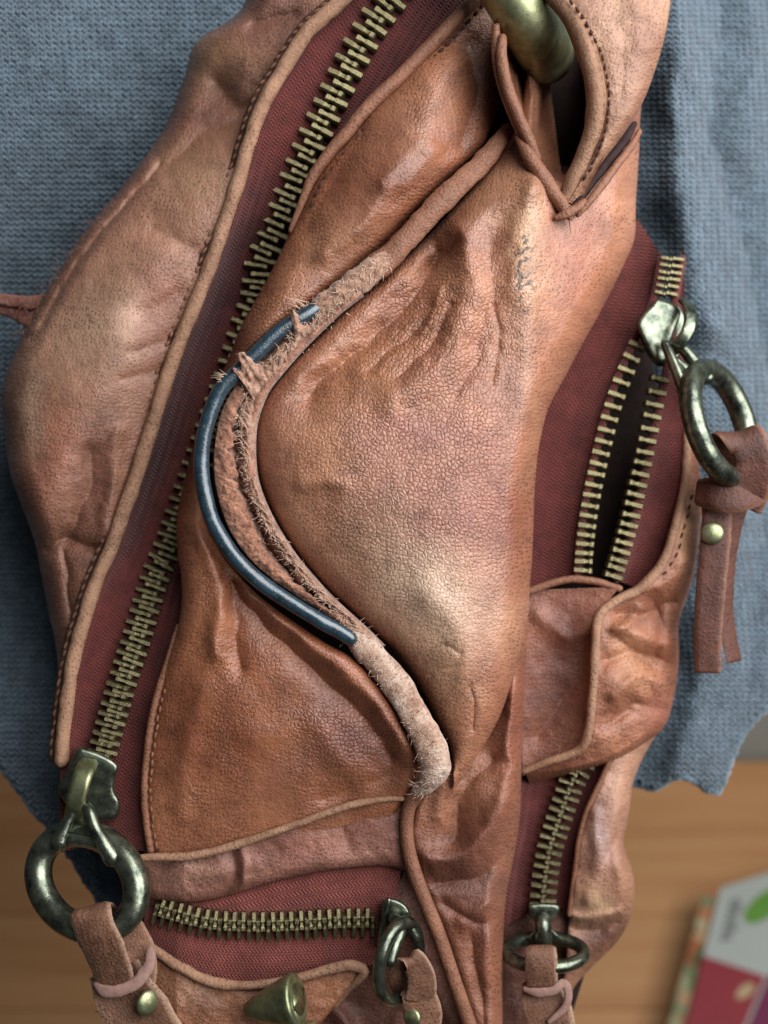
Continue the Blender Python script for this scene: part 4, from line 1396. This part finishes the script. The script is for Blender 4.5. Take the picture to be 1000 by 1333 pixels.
strip('tape', [(x + 5, y) for x, y, _ in TRc], lip, 140, 20, stz2, M_tape, zip_side)
for (path, side) in ((TLc, 1), (TRc, -1)):
    tube('tape_cord', [(x - 9 * side, y, z - 1) for x, y, z in path], 5.5, M_tape, zip_side, ns=10, step=4)
    q = arc(path, step=1.0)
    d = 0.0
    T = np.gradient(q, axis=0)
    T /= np.linalg.norm(T, axis=1)[:, None]
    while d < len(q) - 1:
        p, t = q[int(d)], T[int(d)]
        n = np.array([-t[1], t[0], 0]) * side    # outward from the slit is -n*side
        n = np.array([-t[1], t[0]])
        if n[0] < 0:
            n = -n
        n = n * side
        merged = p[1] < 425
        hl = 9 if merged else 13.5
        if not (390 < p[1] < (448 if side == 1 else 486)):
            place_tooth(zip_side, (p[0] - n[0] * hl, p[1] - n[1] * hl, p[2] + 1), (p[0] + n[0] * (hl - 3), p[1] + n[1] * (hl - 3), p[2] + 6), (t[0], t[1], t[2]), 0, 20 if not merged else 14, 17)
        d += float(np.interp(p[1], [340, 420, 450, 600, 750], [9, 10, 18, 14.5, 10.5]))

# pocket lip (rim) and pouch leather
LIPA = [(896, 560), (896, 600), (892, 640), (880, 690), (866, 730), (838, 764), (808, 780), (782, 802), (777, 850), (774, 900), (768, 950), (756, 976), (720, 990), (684, 1004)]
LIPB = [(902, 560), (910, 604), (914, 648), (911, 694), (904, 745), (895, 776), (884, 812), (884, 850), (882, 880), (876, 915), (866, 944), (848, 962), (800, 990), (690, 1022)]
sz = rbf([(900, 560, -170), (905, 640, -160), (890, 690, -136), (880, 740, -136), (850, 770, -136), (810, 790, -130), (785, 810, -122), (780, 850, -114), (778, 900, -110), (770, 950, -112), (760, 975, -120), (690, 1005, -140), (860, 800, -150), (820, 830, -122), (840, 870, -126), (820, 910, -112), (860, 900, -150), (840, 945, -146), (800, 960, -122), (870, 850, -160), (690, 1022, -160)])


def lipz(x, y, d0, d1, u):
    z = sz(x, y) + strokes(x, y, [([(800, 800), (840, 796), (880, 780)], -12, 10), ([(800, 830), (820, 845), (856, 870)], -9, 9), ([(800, 815), (840, 830), (870, 840)], 7, 9), ([(800, 880), (840, 900)], 6, 14), ([(820, 770), (860, 760), (890, 730)], 6, 9), ([(790, 930), (820, 925)], -6, 9), ([(845, 860), (850, 910)], -5, 9)])
    z += strokes(x, y, [([(790, 860), (830, 850), (868, 862)], -10, 8), ([(800, 905), (836, 880), (862, 890)], 8, 9), ([(796, 940), (830, 915), (866, 925)], -9, 8), ([(850, 780), (862, 820), (850, 850)], -9, 9), ([(830, 790), (815, 812), (800, 822)], 8, 8)])
    z += 4.5 * fbm(x, y, 36, 131) + 1.0 * fbm(x, y, 11, 132)
    return z + roll(d1, 24, 46) + roll(d0, 7, 5)


strip('pocket_lip', LIPA, LIPB, 240, 46, lipz, M_leather_soft, bag, side_c, lambda x, y: np.full(x.shape, 0.35))
tube('welt', [(x - 2, y, float(sz(np.array([x * 1.0]), np.array([y * 1.0]))[0]) + 1) for x, y in LIPA], [5, 6, 6, 6, 6.5, 6.5, 6, 6, 6, 6, 6, 6, 5, 4], M_welt, bag, ns=12, lump=0.15, lscale=22, gr=0.3)
stitching('stitching', [(x + 10, y + 1, float(sz(np.array([x + 10.0]), np.array([y * 1.0]))[0]) + 1) for x, y in LIPA[2:7]], M_thread, bag, pitch=14, half=5, rad=1.8, dz=1)
PPA = [(690, 768), (686, 800), (684, 860), (680, 930), (680, 1010)]
PPB = [(806, 764), (784, 800), (779, 860), (772, 940), (752, 988)]


def ppz(x, y, d0, d1, u):
    f = d0 / (d0 + d1 + 1e-6)
    return -150 + 24 * f - 14 * np.sin(f * math.pi) * np.interp(y, [768, 860, 1000], [0.3, 1, 0.6]) + 2.5 * fbm(x, y, 30, 141) + strokes(x, y, [([(700, 800), (740, 830), (770, 820)], 6, 12), ([(700, 960), (740, 900), (765, 850)], -8, 18)])


strip('pocket_front', PPA, PPB, 120, 60, ppz, M_leather_soft, bag, side_c, lambda x, y: np.full(x.shape, 0.3))
tube('welt', [(688, 770, -142), (716, 760, -140), (745, 754, -138), (775, 757, -136), (806, 766, -132)], 5, M_welt_dark, bag, ns=10, lump=0.15, gr=0.3)

# ------------------------------------------------------------------ lower side zipper pocket
zip_low = bpy.data.objects.new('lower_side_zipper', None)
zip_low.location = Vector(P(707, 1175, -170))
P_loc['lower_side_zipper'] = tuple(zip_low.location)
link(zip_low, bag)
LC = [(764, 975), (760, 988), (745, 1015), (734, 1045), (724, 1075), (715, 1105), (710, 1135), (707, 1160), (706, 1178)]
lowl = [(690, 970), (684, 1000), (676, 1030), (672, 1060), (668, 1090), (660, 1120), (656, 1150), (652, 1180), (650, 1210)]
lowr = [(812, 955), (800, 976), (786, 1010), (772, 1040), (760, 1065), (752, 1098), (748, 1130), (744, 1160), (740, 1185)]
lwz = lambda x, y, d0, d1, u: -176 + 1.5 * fbm(x, y, 30, 151) - 8 * np.sin(d0 / (d0 + d1 + 1e-6) * math.pi)
strip('tape', lowl, LC, 80, 18, lwz, M_tape, zip_low)
strip('tape', LC, lowr, 80, 18, lwz, M_tape, zip_low)
zip_row(zip_low, LC, lambda y: 12.5, lambda y: 16.5, 4, lambda y: -172, lambda y: 15, 14)
RA = [(812, 955), (800, 976), (786, 1010), (772, 1040), (762, 1065), (754, 1098), (750, 1130), (746, 1160), (742, 1190), (738, 1225), (735, 1260), (728, 1310), (722, 1380)]
RB = [(862, 945), (838, 985), (824, 1020), (820, 1050), (816, 1075), (812, 1098), (822, 1130), (826, 1155), (821, 1193), (802, 1228), (762, 1268), (742, 1300), (732, 1380)]
rz = rbf([(812, 955, -160), (786, 1010, -160), (762, 1065, -160), (750, 1130, -160), (742, 1190, -160), (735, 1260, -180), (830, 990, -170), (810, 1050, -140), (795, 1080, -140), (790, 1120, -132), (780, 1170, -136), (810, 1170, -140), (780, 1210, -176), (760, 1240, -180), (800, 1200, -160), (790, 1040, -150), (730, 1310, -190), (720, 1380, -190)])


def rpz(x, y, d0, d1, u):
    z = rz(x, y) + strokes(x, y, [([(745, 1188), (780, 1192), (806, 1186)], 7, 6), ([(748, 1204), (784, 1208), (804, 1200)], -12, 10), ([(770, 1060), (776, 1120), (770, 1170)], 5, 10), ([(800, 1090), (792, 1110)], -8, 10)])
    return z + 4.5 * fbm(x, y, 34, 161) + roll(d1, 22, 60) + roll(d0, 6, 5)


strip('side_panel', RA, RB, 170, 44, rpz, M_leather_soft, bag, lambda x, y: blobs(x, y, srgb(172, 124, 98), [(775, 1080, 14, 40, 0, srgb(148, 122, 120), 0.7), (780, 1170, 30, 24, 0, srgb(196, 154, 118), 0.8), (780, 1220, 40, 24, 0, srgb(104, 62, 48), 0.85), (810, 1160, 14, 40, 0, srgb(176, 124, 92), 0.5)]), lambda x, y: np.full(x.shape, 0.2))
tube('welt', [(x - 1, y, -158.0) for x, y in RA[:9]], 3.5, M_welt_dark, bag, ns=8, lump=0.2)
BA = [(650, 1185), (650, 1220), (648, 1260), (646, 1310), (640, 1390)]
BB = [(748, 1185), (746, 1220), (742, 1260), (734, 1310), (722, 1390)]
strip('base_panel', BA, BB, 60, 40, lambda x, y, d0, d1, u: -196 + 6 * fbm(x, y, 40, 171) - 8 * u, M_leather_soft, bag, lambda x, y: np.broadcast_to(srgb(110, 70, 56), x.shape + (3,)).copy(), lambda x, y: np.full(x.shape, 0.3))

# ------------------------------------------------------------------ lower front zipper pocket
SEAM = [(166, 1118), (195, 1116), (250, 1114), (310, 1099), (380, 1075), (450, 1050), (500, 1040), (524, 1040)]
tube('welt', [(x, y, -26.0 + 4 * math.sin(x / 70)) for x, y in SEAM], [3, 5, 5.5, 5.5, 5, 5, 4, 3], M_welt, bag, ns=12, lump=0.15, lscale=20, gr=0.3)
GA = [(160, 1118), (195, 1114), (250, 1112), (310, 1097), (380, 1073), (450, 1048), (500, 1038), (530, 1038)]
GB = [(186, 1166), (205, 1172), (250, 1175), (300, 1166), (350, 1150), (425, 1134), (495, 1128), (532, 1134)]


def bandz(x, y, d0, d1, u):
    z = -38 + np.interp(x, [160, 240, 530], [-30, 0, 4]) + 2.5 * fbm(x, y, 36, 181) + 1.2 * fbm(x, y, 12, 182)
    z = z + strokes(x, y, [([(300, 1110), (304, 1140), (298, 1162)], -6, 8), ([(314, 1108), (318, 1150)], 5, 7), ([(440, 1060), (460, 1110)], -4, 12), ([(230, 1130), (280, 1140), (330, 1128)], 4, 12)])
    return z + roll(d1, 16, 16)


strip('pocket_band', GA, GB, 190, 44, bandz, M_leather_soft, bag, lambda x, y: blobs(x, y, srgb(150, 100, 82), [(420, 1090, 90, 24, -15, srgb(150, 94, 74), 0.8), (250, 1135, 50, 20, 0, srgb(168, 122, 100), 0.6), (190, 1140, 20, 30, 0, srgb(140, 96, 76), 0.6)]), lambda x, y: np.full(x.shape, 0.25), solid=8)
zip_bot = bpy.data.objects.new('front_zipper', None)
zip_bot.location = Vector(P(500, 1200, -60))
P_loc['front_zipper'] = tuple(zip_bot.location)
link(zip_bot, bag)
BC = [(190, 1180), (205, 1183), (235, 1192), (270, 1200), (300, 1203), (340, 1204), (375, 1203), (415, 1201), (450, 1199), (490, 1199), (512, 1200)]
tb = [(186, 1158), (205, 1162), (240, 1164), (275, 1160), (305, 1152), (340, 1142), (380, 1132), (415, 1124), (450, 1119), (490, 1116), (524, 1120)]
tbb = [(186, 1205), (200, 1232), (232, 1254), (268, 1266), (300, 1270), (340, 1270), (375, 1266), (415, 1258), (450, 1252), (490, 1246), (520, 1240)]
zb_ = lambda x, y, d0, d1, u: -62 + 1.5 * fbm(x, y, 40, 191) + 5 * np.sin(d0 / (d0 + d1 + 1e-6) * math.pi) + np.interp(x, [186, 230, 520], [-18, 0, 2])
strip('tape', tb, BC, 160, 26, zb_, M_tape_pink, zip_bot)
strip('tape', BC, [(x, y + 9) for x, y in tbb], 160, 26, zb_, M_tape_pink, zip_bot)
zip_row(zip_bot, [(x, y, -58 + float(np.interp(x, [186, 230, 520], [-16, 0, 2]))) for x, y in BC[1:10]], lambda y: 12.4, lambda y: 18, 8, None, lambda y: 15.5, 16)
# flap below
FA = [(176, 1215), (200, 1236), (240, 1262), (280, 1279), (325, 1283), (375, 1276), (425, 1263), (455, 1256), (470, 1258)]
FB = [(196, 1300), (220, 1330), (260, 1370), (300, 1390), (340, 1390), (380, 1370), (420, 1330), (448, 1295), (474, 1268)]


def flapz(x, y, d0, d1, u):
    return -44 + np.interp(x, [170, 230, 470], [-30, 0, -4]) + 10 * np.sin(np.clip(d0 / 60, 0, 1) * 1.5) + 2.4 * fbm(x, y, 30, 201) + 1.2 * fbm(x, y, 11, 202) + roll(d1, 10, 10)


strip('pocket_flap', FA, FB, 160, 60, flapz, M_leather_soft, bag, lambda x, y: blobs(x, y, srgb(160, 104, 68), [(270, 1300, 40, 24, 20, srgb(112, 72, 52), 0.6), (420, 1290, 40, 30, 0, srgb(168, 106, 66), 0.7), (240, 1290, 30, 30, 0, srgb(160, 116, 86), 0.6)]), lambda x, y: np.full(x.shape, 0.3), solid=10)
tube('welt', [(x, y, -40 + float(np.interp(x, [170, 230, 470], [-26, 0, -2]))) for x, y in FA[:-1]] + [(474, 1263, -42), (468, 1274, -44), (452, 1290, -46), (436, 1310, -48)], [4, 6, 6.5, 6.5, 6, 6, 6.5, 7, 6.5, 6, 4, 3], M_welt, bag, ns=12, lump=0.2, lscale=18, gr=0.3)
UA = [(186, 1230), (240, 1275), (330, 1295), (420, 1275), (480, 1240), (528, 1130)]
UB = [(220, 1400), (300, 1405), (400, 1410), (500, 1410), (580, 1410), (640, 1400)]
strip('base_panel', UA, UB, 90, 50, lambda x, y, d0, d1, u: -92 + 6 * fbm(x, y, 50, 211) + 2 * fbm(x, y, 14, 212) + strokes(x, y, [([(420, 1300), (450, 1333), (470, 1370)], 14, 10), ([(520, 1180), (560, 1260), (590, 1333)], 10, 12)]), M_leather_soft, bag,
      lambda x, y: blobs(x, y, srgb(134, 84, 62), [(450, 1310, 40, 40, 0, srgb(120, 76, 62), 0.7), (540, 1260, 30, 60, 0, srgb(120, 74, 60), 0.7)]), lambda x, y: np.full(x.shape, 0.35))


# brass stud on the flap: a flared cone lying on its side
def lathe(name, c, axis, prof, mat, parent, ns=28):
    """c (x,y,z) base; axis direction in reference units; prof [(t along axis, radius)]."""
    ax = np.asarray(axis, float)
    ax /= np.linalg.norm(ax)
    p = np.asarray(c, float) + ax * np.array([t for t, _ in prof])[:, None]
    V, F, _ = tube_geo(p, np.array([r for _, r in prof]), ns, cap=False)
    return build(name, V, F, mat, parent)


def tube_axis_prof(c, axis, prof):
    pass


lathe('brass_stud', (318, 1316, -14), (0.93, -0.20, 0.22), [(0, 0.3), (0.5, 5), (3, 9), (16, 15), (34, 22), (54, 29), (66, 32.5), (70, 33), (72.5, 32.3), (74, 29), (74.5, 20), (73, 10), (73, 0.3)], M_green_brass, bag)
lathe('brass_stud', (398, 1352, -40), (0.75, -0.3, 0.5), [(0, 0.3), (1, 16), (8, 20), (16, 19), (20, 14), (22, 0.3)], M_green_brass, bag)


# ------------------------------------------------------------------ sliders and pulls
def slider(name, parent):
    e = bpy.data.objects.new(name, None)
    e.location = Vector(parent.location)
    link(e, bag)
    P_loc[e.name] = tuple(e.location)
    return e


def ring_obj(name, parent, parts, mat=None):
    V, F = merge(parts)
    return build(name, V, F, mat or M_gun, parent)


# main slider
s1 = slider('main_slider', zip_main)
plate('slider_body', [(102, 972), (128, 980), (153, 995), (150, 1012), (149, 1030), (156, 1046), (150, 1066), (126, 1068), (98, 1062), (84, 1044), (76, 1026), (84, 1010), (92, 992)], -52, -26, M_gun, s1, 5, tilt=(-0.1, 0))
plate('slider_base', [(104, 976), (150, 998), (152, 1066), (100, 1066), (78, 1030)], -82, -66, M_gun, s1, 3)
ribbon('bridge', [(116, 990, -30), (112, 1000, -8), (106, 1014, 6), (101, 1032, 10), (98, 1050, 8), (96, 1064, -4), (95, 1072, -22)], (1, 0.25, 0.1), 13, 4.5, M_green_brass, s1, step=3)
th0 = -0.5
a1 = np.array([0.62, 0.70, 0.34])
a1 /= np.linalg.norm(a1)
a2 = np.array([0.74, -0.62, -0.10])
a2 = a2 - a1 * (a1 @ a2)
a2 /= np.linalg.norm(a2)
c0 = np.array([114, 1148, 16])
r1 = ring_geo(c0, a1, a2, 74, 58, 17.5)
ring_obj('pull_ring', s1, [r1])


def limb(pts, r, ns=14):
    q = arc(np.column_stack([np.asarray(pts, float), np.broadcast_to(r, (len(pts),))]), step=3)
    pp, rr = capped(q[:, :3], q[:, 3])
    V, F, _ = tube_geo(pp, rr, ns, cap=False)
    return V, F


ring_obj('pull_link', s1, [limb([(78, 1096, 10), (84, 1080, 8), (92, 1064, 4), (102, 1052, 2), (112, 1050, 8), (118, 1060, 16), (124, 1078, 20), (134, 1096, 20), (146, 1116, 20)], [12, 9, 7, 6.5, 7, 7.5, 8, 9.5, 12]),
                           limb([(92, 1092, 8), (108, 1094, 10), (126, 1096, 12)], [9, 8, 9])])
M_pull = leather_mat('pull_leather', rough=(0.48, 0.68), grain_size=6, grain_depth=0.8, spec=0.3)
M_pull_dark = leather_mat('dark_pull_leather', rough=(0.42, 0.62), grain_size=7, grain_depth=0.6, spec=0.35)
M_rim = plain_mat('pale_cut_edge', srgb(140, 108, 98), 0.85, 0.2, 10, 0.2, 1.0)
ribbon('pull_strap', [(140, 1200, -10), (132, 1186, 14), (120, 1182, 42), (118, 1192, 58), (124, 1212, 60), (136, 1236, 54), (146, 1262, 46), (152, 1284, 38)], (1, -0.3, 0.1), [20, 22, 26, 28, 27, 27, 26, 24], 4, M_pull, s1, step=3, lump=3.0, seed=3, gr=0.6, colfn=(srgb(108, 74, 56), srgb(160, 128, 106)))
ribbon('pull_strap', [(150, 1186, 24), (166, 1206, 18), (178, 1236, 18), (176, 1270, 22), (160, 1296, 24)], (1, -0.3, -0.3), [16, 20, 24, 30, 34], 5, M_pull, s1, step=3, lump=2.4, seed=7, gr=0.6, colfn=(srgb(108, 74, 56), srgb(160, 128, 106)))
ribbon('pull_tail', [(148, 1262, 22), (160, 1292, 26), (178, 1322, 26), (200, 1360, 24), (220, 1400, 20)], (1, -0.5, -0.1), [34, 40, 44, 46, 46], 6, M_pull, s1, step=4, lump=2.4, seed=9, gr=0.5, curl=-10, colfn=(srgb(108, 74, 56), srgb(160, 128, 106)))
tube('cut_edge', [(126, 1282, 40), (136, 1290, 44), (152, 1291, 46), (170, 1284, 45), (186, 1270, 42), (195, 1252, 36), (196, 1236, 30)], [5, 7, 8, 8, 8, 7, 5], M_rim, s1, ns=12, step=3, lump=0.3, lscale=16, flat=0.45)
lathe('rivet', (190, 1304, 32), (0.55, 0.3, 0.75), [(0, 0.3), (0.2, 15), (4, 16.5), (7, 15), (9, 10), (10, 0.3)], M_green_brass, s1)
fibres('loose_threads', [(138, 1312, 36, -0.6, 0.7, 0.1, 14, 1.2), (134, 1308, 36, -1, 0.2, 0.1, 10, 1.0)], M_fibre_dark, s1)

# side slider
s2 = slider('side_slider', zip_side)
plate('slider_body', [(856, 388), (874, 394), (886, 406), (880, 428), (872, 450), (868, 470), (856, 472), (846, 458), (836, 440), (830, 422), (838, 408), (848, 398)], -160, -138, M_gun, s2, 5, tilt=(-0.2, 0))
plate('slider_base', [(850, 392), (884, 398), (892, 430), (880, 470), (852, 474), (832, 430)], -190, -176, M_gun, s2, 3)
ribbon('bridge', [(890, 392, -150), (897, 400, -132), (899, 416, -118), (894, 434, -112), (884, 448, -118), (876, 456, -136)], (1, 0.5, 0.2), 9, 4, M_gun, s2, step=3)
b1 = np.array([0.28, 0.95, 0.12])
b1 /= np.linalg.norm(b1)
b2 = np.array([0.46, -0.1, -0.88])
b2 = b2 - b1 * (b1 @ b2)
b2 /= np.linalg.norm(b2)
ring_obj('pull_ring', s2, [ring_geo((937, 552, -110), b1, b2, 74, 66, 15)])
ring_obj('pull_link', s2, [limb([(866, 448, -122), (874, 466, -112), (884, 490, -100), (894, 514, -92)], [6, 7, 8, 10]), limb([(884, 448, -126), (896, 462, -122), (910, 480, -118), (920, 492, -112)], [6, 8, 9, 10]), limb([(880, 470, -112), (894, 484, -108), (906, 500, -104)], [6, 9, 9])])
ribbon('pull_strap', [(950, 640, -150), (942, 606, -136), (944, 576, -108), (958, 566, -86), (974, 576, -72), (982, 604, -74), (976, 634, -84), (964, 656, -96)], (1, -0.12, 0.15), [22, 24, 26, 27, 27, 26, 28, 30], 4, M_pull_dark, s2, step=3, lump=0.9, seed=21, gr=0.3, colfn=(srgb(82, 46, 35), srgb(128, 90, 72)))
ribbon('pull_knot', [(908, 640, -110), (930, 644, -92), (956, 644, -84), (980, 636, -88), (998, 618, -100), (1002, 596, -118)], (0.1, 1, 0.1), [18, 22, 24, 24, 22, 18], 4, M_pull_dark, s2, step=3, lump=0.9, seed=23, gr=0.3, colfn=(srgb(82, 46, 35), srgb(128, 90, 72)))
ribbon('pull_tail', [(934, 650, -112), (932, 700, -110), (926, 760, -112), (922, 820, -116), (921, 876, -120)], (1, 0.05, 0.15), [20, 20, 20, 19, 18], 4, M_pull_dark, s2, step=4, lump=0.9, seed=25, gr=0.3, colfn=(srgb(82, 46, 35), srgb(128, 90, 72)))
ribbon('pull_tail', [(964, 650, -128), (952, 700, -130), (945, 760, -132), (946, 810, -134), (956, 862, -134)], (0.8, 0.1, -0.6), [16, 14, 13, 13, 13], 4, M_pull_dark, s2, step=4, lump=0.9, seed=27, gr=0.3, colfn=(srgb(82, 46, 35), srgb(128, 90, 72)))
lathe('rivet', (927, 694, -106), (0.05, 0, 1), [(0, 0.3), (0.2, 14), (4, 15), (7, 13), (9, 8), (9.6, 0.3)], M_green_brass, s2)

# front pocket slider
s3 = slider('front_slider', zip_bot)
plate('slider_body', [(497, 1172), (512, 1170), (530, 1180), (536, 1200), (528, 1222), (510, 1234), (493, 1230), (496, 1200)], -50, -30, M_gun, s3, 4)
tube('slider_edge', [(506, 1172, -28), (500, 1196, -26), (494, 1230, -28)], 4, M_gun, s3, ns=10)
ring_obj('pull_ring', s3, [ring_geo((519, 1252, -2), np.array([-0.22, 0.97, 0.1]), np.array([0.5, 0.12, -0.86]), 52, 46, 8.5)])
ring_obj('pull_link', s3, [limb([(512, 1196, -22), (518, 1202, -8), (520, 1214, 4), (514, 1232, 16), (508, 1252, 24)], [8, 9, 9, 8, 8]), limb([(528, 1194, -24), (532, 1204, -14), (540, 1218, -14)], [7, 8, 8])])
ribbon('pull_strap', [(528, 1292, -30), (520, 1272, -8), (524, 1254, 10), (536, 1250, 16), (546, 1264, 10), (550, 1284, 4), (546, 1304, -2)], (1, -0.25, -0.2), [14, 15, 16, 17, 18, 20, 22], 4, M_pull, s3, step=3, lump=1.8, seed=31, gr=0.4, colfn=(srgb(108, 74, 56), srgb(160, 128, 106)))
ribbon('pull_tail', [(534, 1288, -14), (546, 1300, -4), (552, 1330, -8), (548, 1380, -12)], (1, 0, -0.2), [18, 24, 24, 22], 5, M_pull, s3, step=3, lump=1.8, seed=33, gr=0.4, colfn=(srgb(108, 74, 56), srgb(160, 128, 106)))
lathe('rivet', (538, 1324, 0), (-0.4, 0.2, 0.8), [(0, 0.3), (0.2, 11), (4, 12), (6, 9), (7, 0.3)], M_green_brass, s3)

# lower side slider
s4 = slider('lower_side_slider', zip_low)
plate('slider_body', [(688, 1178), (706, 1176), (728, 1179), (726, 1192), (718, 1200), (720, 1212), (730, 1222), (708, 1228), (686, 1222), (698, 1212), (698, 1200), (690, 1192)], -166, -146, M_gun, s4, 4)
ring_obj('pull_ring', s4, [ring_geo((710, 1240, -126), np.array([1.0, 0.02, 0.05]), np.array([0.0, 0.42, 0.9]), 50, 46, 8.5)])
ring_obj('pull_link', s4, [limb([(706, 1196, -146), (707, 1208, -136), (708, 1222, -140)], [10, 10, 12])])
ribbon('pull_strap', [(706, 1300, -150), (704, 1262, -130), (704, 1242, -104), (704, 1234, -92), (704, 1244, -80), (705, 1264, -78), (706, 1284, -84)], (1, 0, 0), [20, 20, 20, 20, 21, 21, 20], 4, M_pull, s4, step=3, lump=0.9, seed=41, gr=0.3, colfn=(srgb(108, 74, 56), srgb(160, 128, 106)))
ribbon('pull_tail', [(702, 1276, -110), (708, 1300, -96), (716, 1330, -92), (720, 1390, -90)], (1, 0, 0), [22, 30, 32, 30], 4, M_pull, s4, step=3, lump=1.5, seed=43, gr=0.4, colfn=(srgb(108, 74, 56), srgb(160, 128, 106)))
tube('cut_edge', [(684, 1288, -86), (700, 1292, -80), (720, 1290, -78), (734, 1280, -80), (740, 1296, -82), (734, 1314, -84), (716, 1330, -84)], [4, 6, 6, 6, 6, 6, 4], M_rim, s4, ns=10, step=3, lump=0.25, flat=0.5)

# ------------------------------------------------------------------ torn scrap at the far left edge
M_scrap = leather_mat('scrap_leather', default=srgb(140, 96, 84), rough=(0.6, 0.8), grain_size=8, spec=0.2)
ribbon('torn_scrap', [(-30, 386, -170), (4, 390, -160), (36, 394, -150), (64, 392, -140), (90, 384, -128)], (0, 1, 0.1), [6, 8, 9, 11, 12], 3.5, M_scrap, bag, step=3, lump=2, seed=51)
ribbon('torn_scrap', [(-20, 402, -176), (10, 404, -166), (40, 412, -156), (60, 416, -146), (78, 404, -134)], (0, 1, 0.1), [5, 8, 16, 18, 12], 3.5, M_scrap, bag, step=3, lump=3, seed=53)
fs = []
for p in arc([(160, 262, -62), (110, 320, -66), (70, 372, -70), (30, 440, -74)], n=110):
    a = random.uniform(2.2, 4.6)
    fs.append((p[0] + random.uniform(-12, 4), p[1] + random.uniform(-8, 4), p[2] + random.uniform(-26, -4), math.cos(a), math.sin(a) * 0.8, random.uniform(0, 0.5), random.uniform(4, 11), random.uniform(0.25, 0.5)))
for p in arc([(20, 392, -152), (60, 400, -140), (85, 390, -128)], n=40):
    a = random.uniform(0, 6.28)
    fs.append((p[0], p[1], p[2], math.cos(a), math.sin(a), 0.3, random.uniform(8, 20), random.uniform(0.5, 1.1)))
fibres('frayed_fibres', fs, M_fibre_dark, bag)

# ------------------------------------------------------------------ package on the floor, lower right
def floor_pt(x, y, h=0.0):
    d = FW * DP + RT * (x - 500) + UP * (666.5 - y)
    t = (CAM[2] - h) / -d[2]
    return CAM + d * t


pk_h = 0.045
fp = lambda x, y: floor_pt(x, y, pk_h)
A0, B0, D0 = fp(938, 1156), fp(1150, 1090), fp(890, 1345)
ex = (B0 - A0)
ey = (D0 - A0)
pk = bpy.data.objects.new('food_carton', None)
pk.location = Vector((A0 + B0 + D0) / 3 * [1, 1, 0])
col.objects.link(pk)
pk['label'] = 'white and red carton with a green leaf lying on the wooden floor'
pk['category'] = 'carton'


def pkpoly(name, uv, h, mat, th=0.0006):
    top = [A0 + ex * u + ey * v + np.array([0, 0, h]) for u, v in uv]
    n = len(uv)
    V = np.array(top + [t - [0, 0, th] for t in top])
    F = [tuple(range(n)), tuple(reversed(range(n, 2 * n)))] + [(i, i + n, (i + 1) % n + n, (i + 1) % n) for i in range(n)]
    o = build(name, V, F, mat, pk, False)
    import bmesh
    bm = bmesh.new()
    bm.from_mesh(o.data)
    bmesh.ops.recalc_face_normals(bm, faces=bm.faces)
    bm.to_mesh(o.data)
    bm.free()
    return o


def speckle_mat():
    m = NT('printed_side')
    tc = m.n('ShaderNodeTexCoord')
    vo = m.n('ShaderNodeTexVoronoi', i_Scale=95.0)
    m.l(tc.outputs['Object'], vo.inputs['Vector'])
    sp = m.n('ShaderNodeSeparateColor')
    m.l(vo.outputs['Color'], sp.inputs[0])
    c = m.ramp(sp.outputs[0], [(0.0, srgb(70, 92, 50)), (0.35, srgb(126, 134, 96)), (0.6, srgb(206, 190, 150)), (0.85, srgb(196, 110, 70)), (1.0, srgb(90, 70, 50))])
    m.l(c, m.b.inputs['Base Color'])
    m.b.inputs['Roughness'].default_value = 0.5
    return m.m


pkpoly('carton_box', [(0, 0), (1, 0), (1, 1.3), (0, 1.3)], 0.0, plain_mat('white_card', srgb(186, 188, 180), 0.5, 0.05, 200), pk_h - 0.001)
# printed side band, a thin sleeve along the left flank
sA, sD = A0 - ex * 0.012, A0 + ey * 1.3 - ex * 0.012
V = np.array([sA, sD, sD * [1, 1, 0] + [0, 0, 0.001], sA * [1, 1, 0] + [0, 0, 0.001]])
nn_ = -ex / np.linalg.norm(ex) * 0.012
V = np.vstack([V, V + nn_ + np.array([0, 0, -0.003]) * np.array([1, 1, 0, 0])[:, None]])
build('printed_side', V, [(0, 1, 2, 3), (7, 6, 5, 4), (0, 4, 5, 1), (1, 5, 6, 2), (2, 6, 7, 3), (3, 7, 4, 0)], speckle_mat(), pk, False)
pkpoly('red_band', [(0.0, 0.50), (0.40, 0.80), (0.30, 1.3), (0, 1.3)], 0.0012, plain_mat('red_print', srgb(150, 52, 60), 0.5, 0.1, 200))
pkpoly('magenta_band', [(0.42, 0.81), (0.95, 0.42), (0.95, 1.3), (0.32, 1.3)], 0.0013, plain_mat('magenta_print', srgb(122, 44, 78), 0.5, 0.1, 200))
leaf = [(0.31 + 0.115 * math.cos(t) * 1.0 + 0.03 * math.sin(t), 0.26 + 0.105 * math.sin(t) - 0.05 * math.cos(t)) for t in np.linspace(0, 2 * math.pi, 20, endpoint=False)]
pkpoly('leaf_emblem', leaf, 0.0014, plain_mat('green_print', srgb(104, 152, 60), 0.5, 0.1, 200))
for i in range(7):
    v0 = 0.14 + i * 0.045
    pkpoly('printed_lettering', [(0.08, v0), (0.145 + 0.02 * (i % 3), v0 + 0.004), (0.14, v0 + 0.024), (0.085, v0 + 0.02)], 0.0014, plain_mat('grey_print', srgb(90, 86, 90), 0.6, 0.1, 200) if i == 0 else bpy.data.materials['grey_print'])
pkpoly('cream_emblem', [(0.30 + 0.05 * math.cos(t), 0.86 + 0.05 * math.sin(t)) for t in np.linspace(0, 6.28, 12, endpoint=False)], 0.0017, plain_mat('cream_print', srgb(196, 170, 130), 0.5, 0.2, 60))
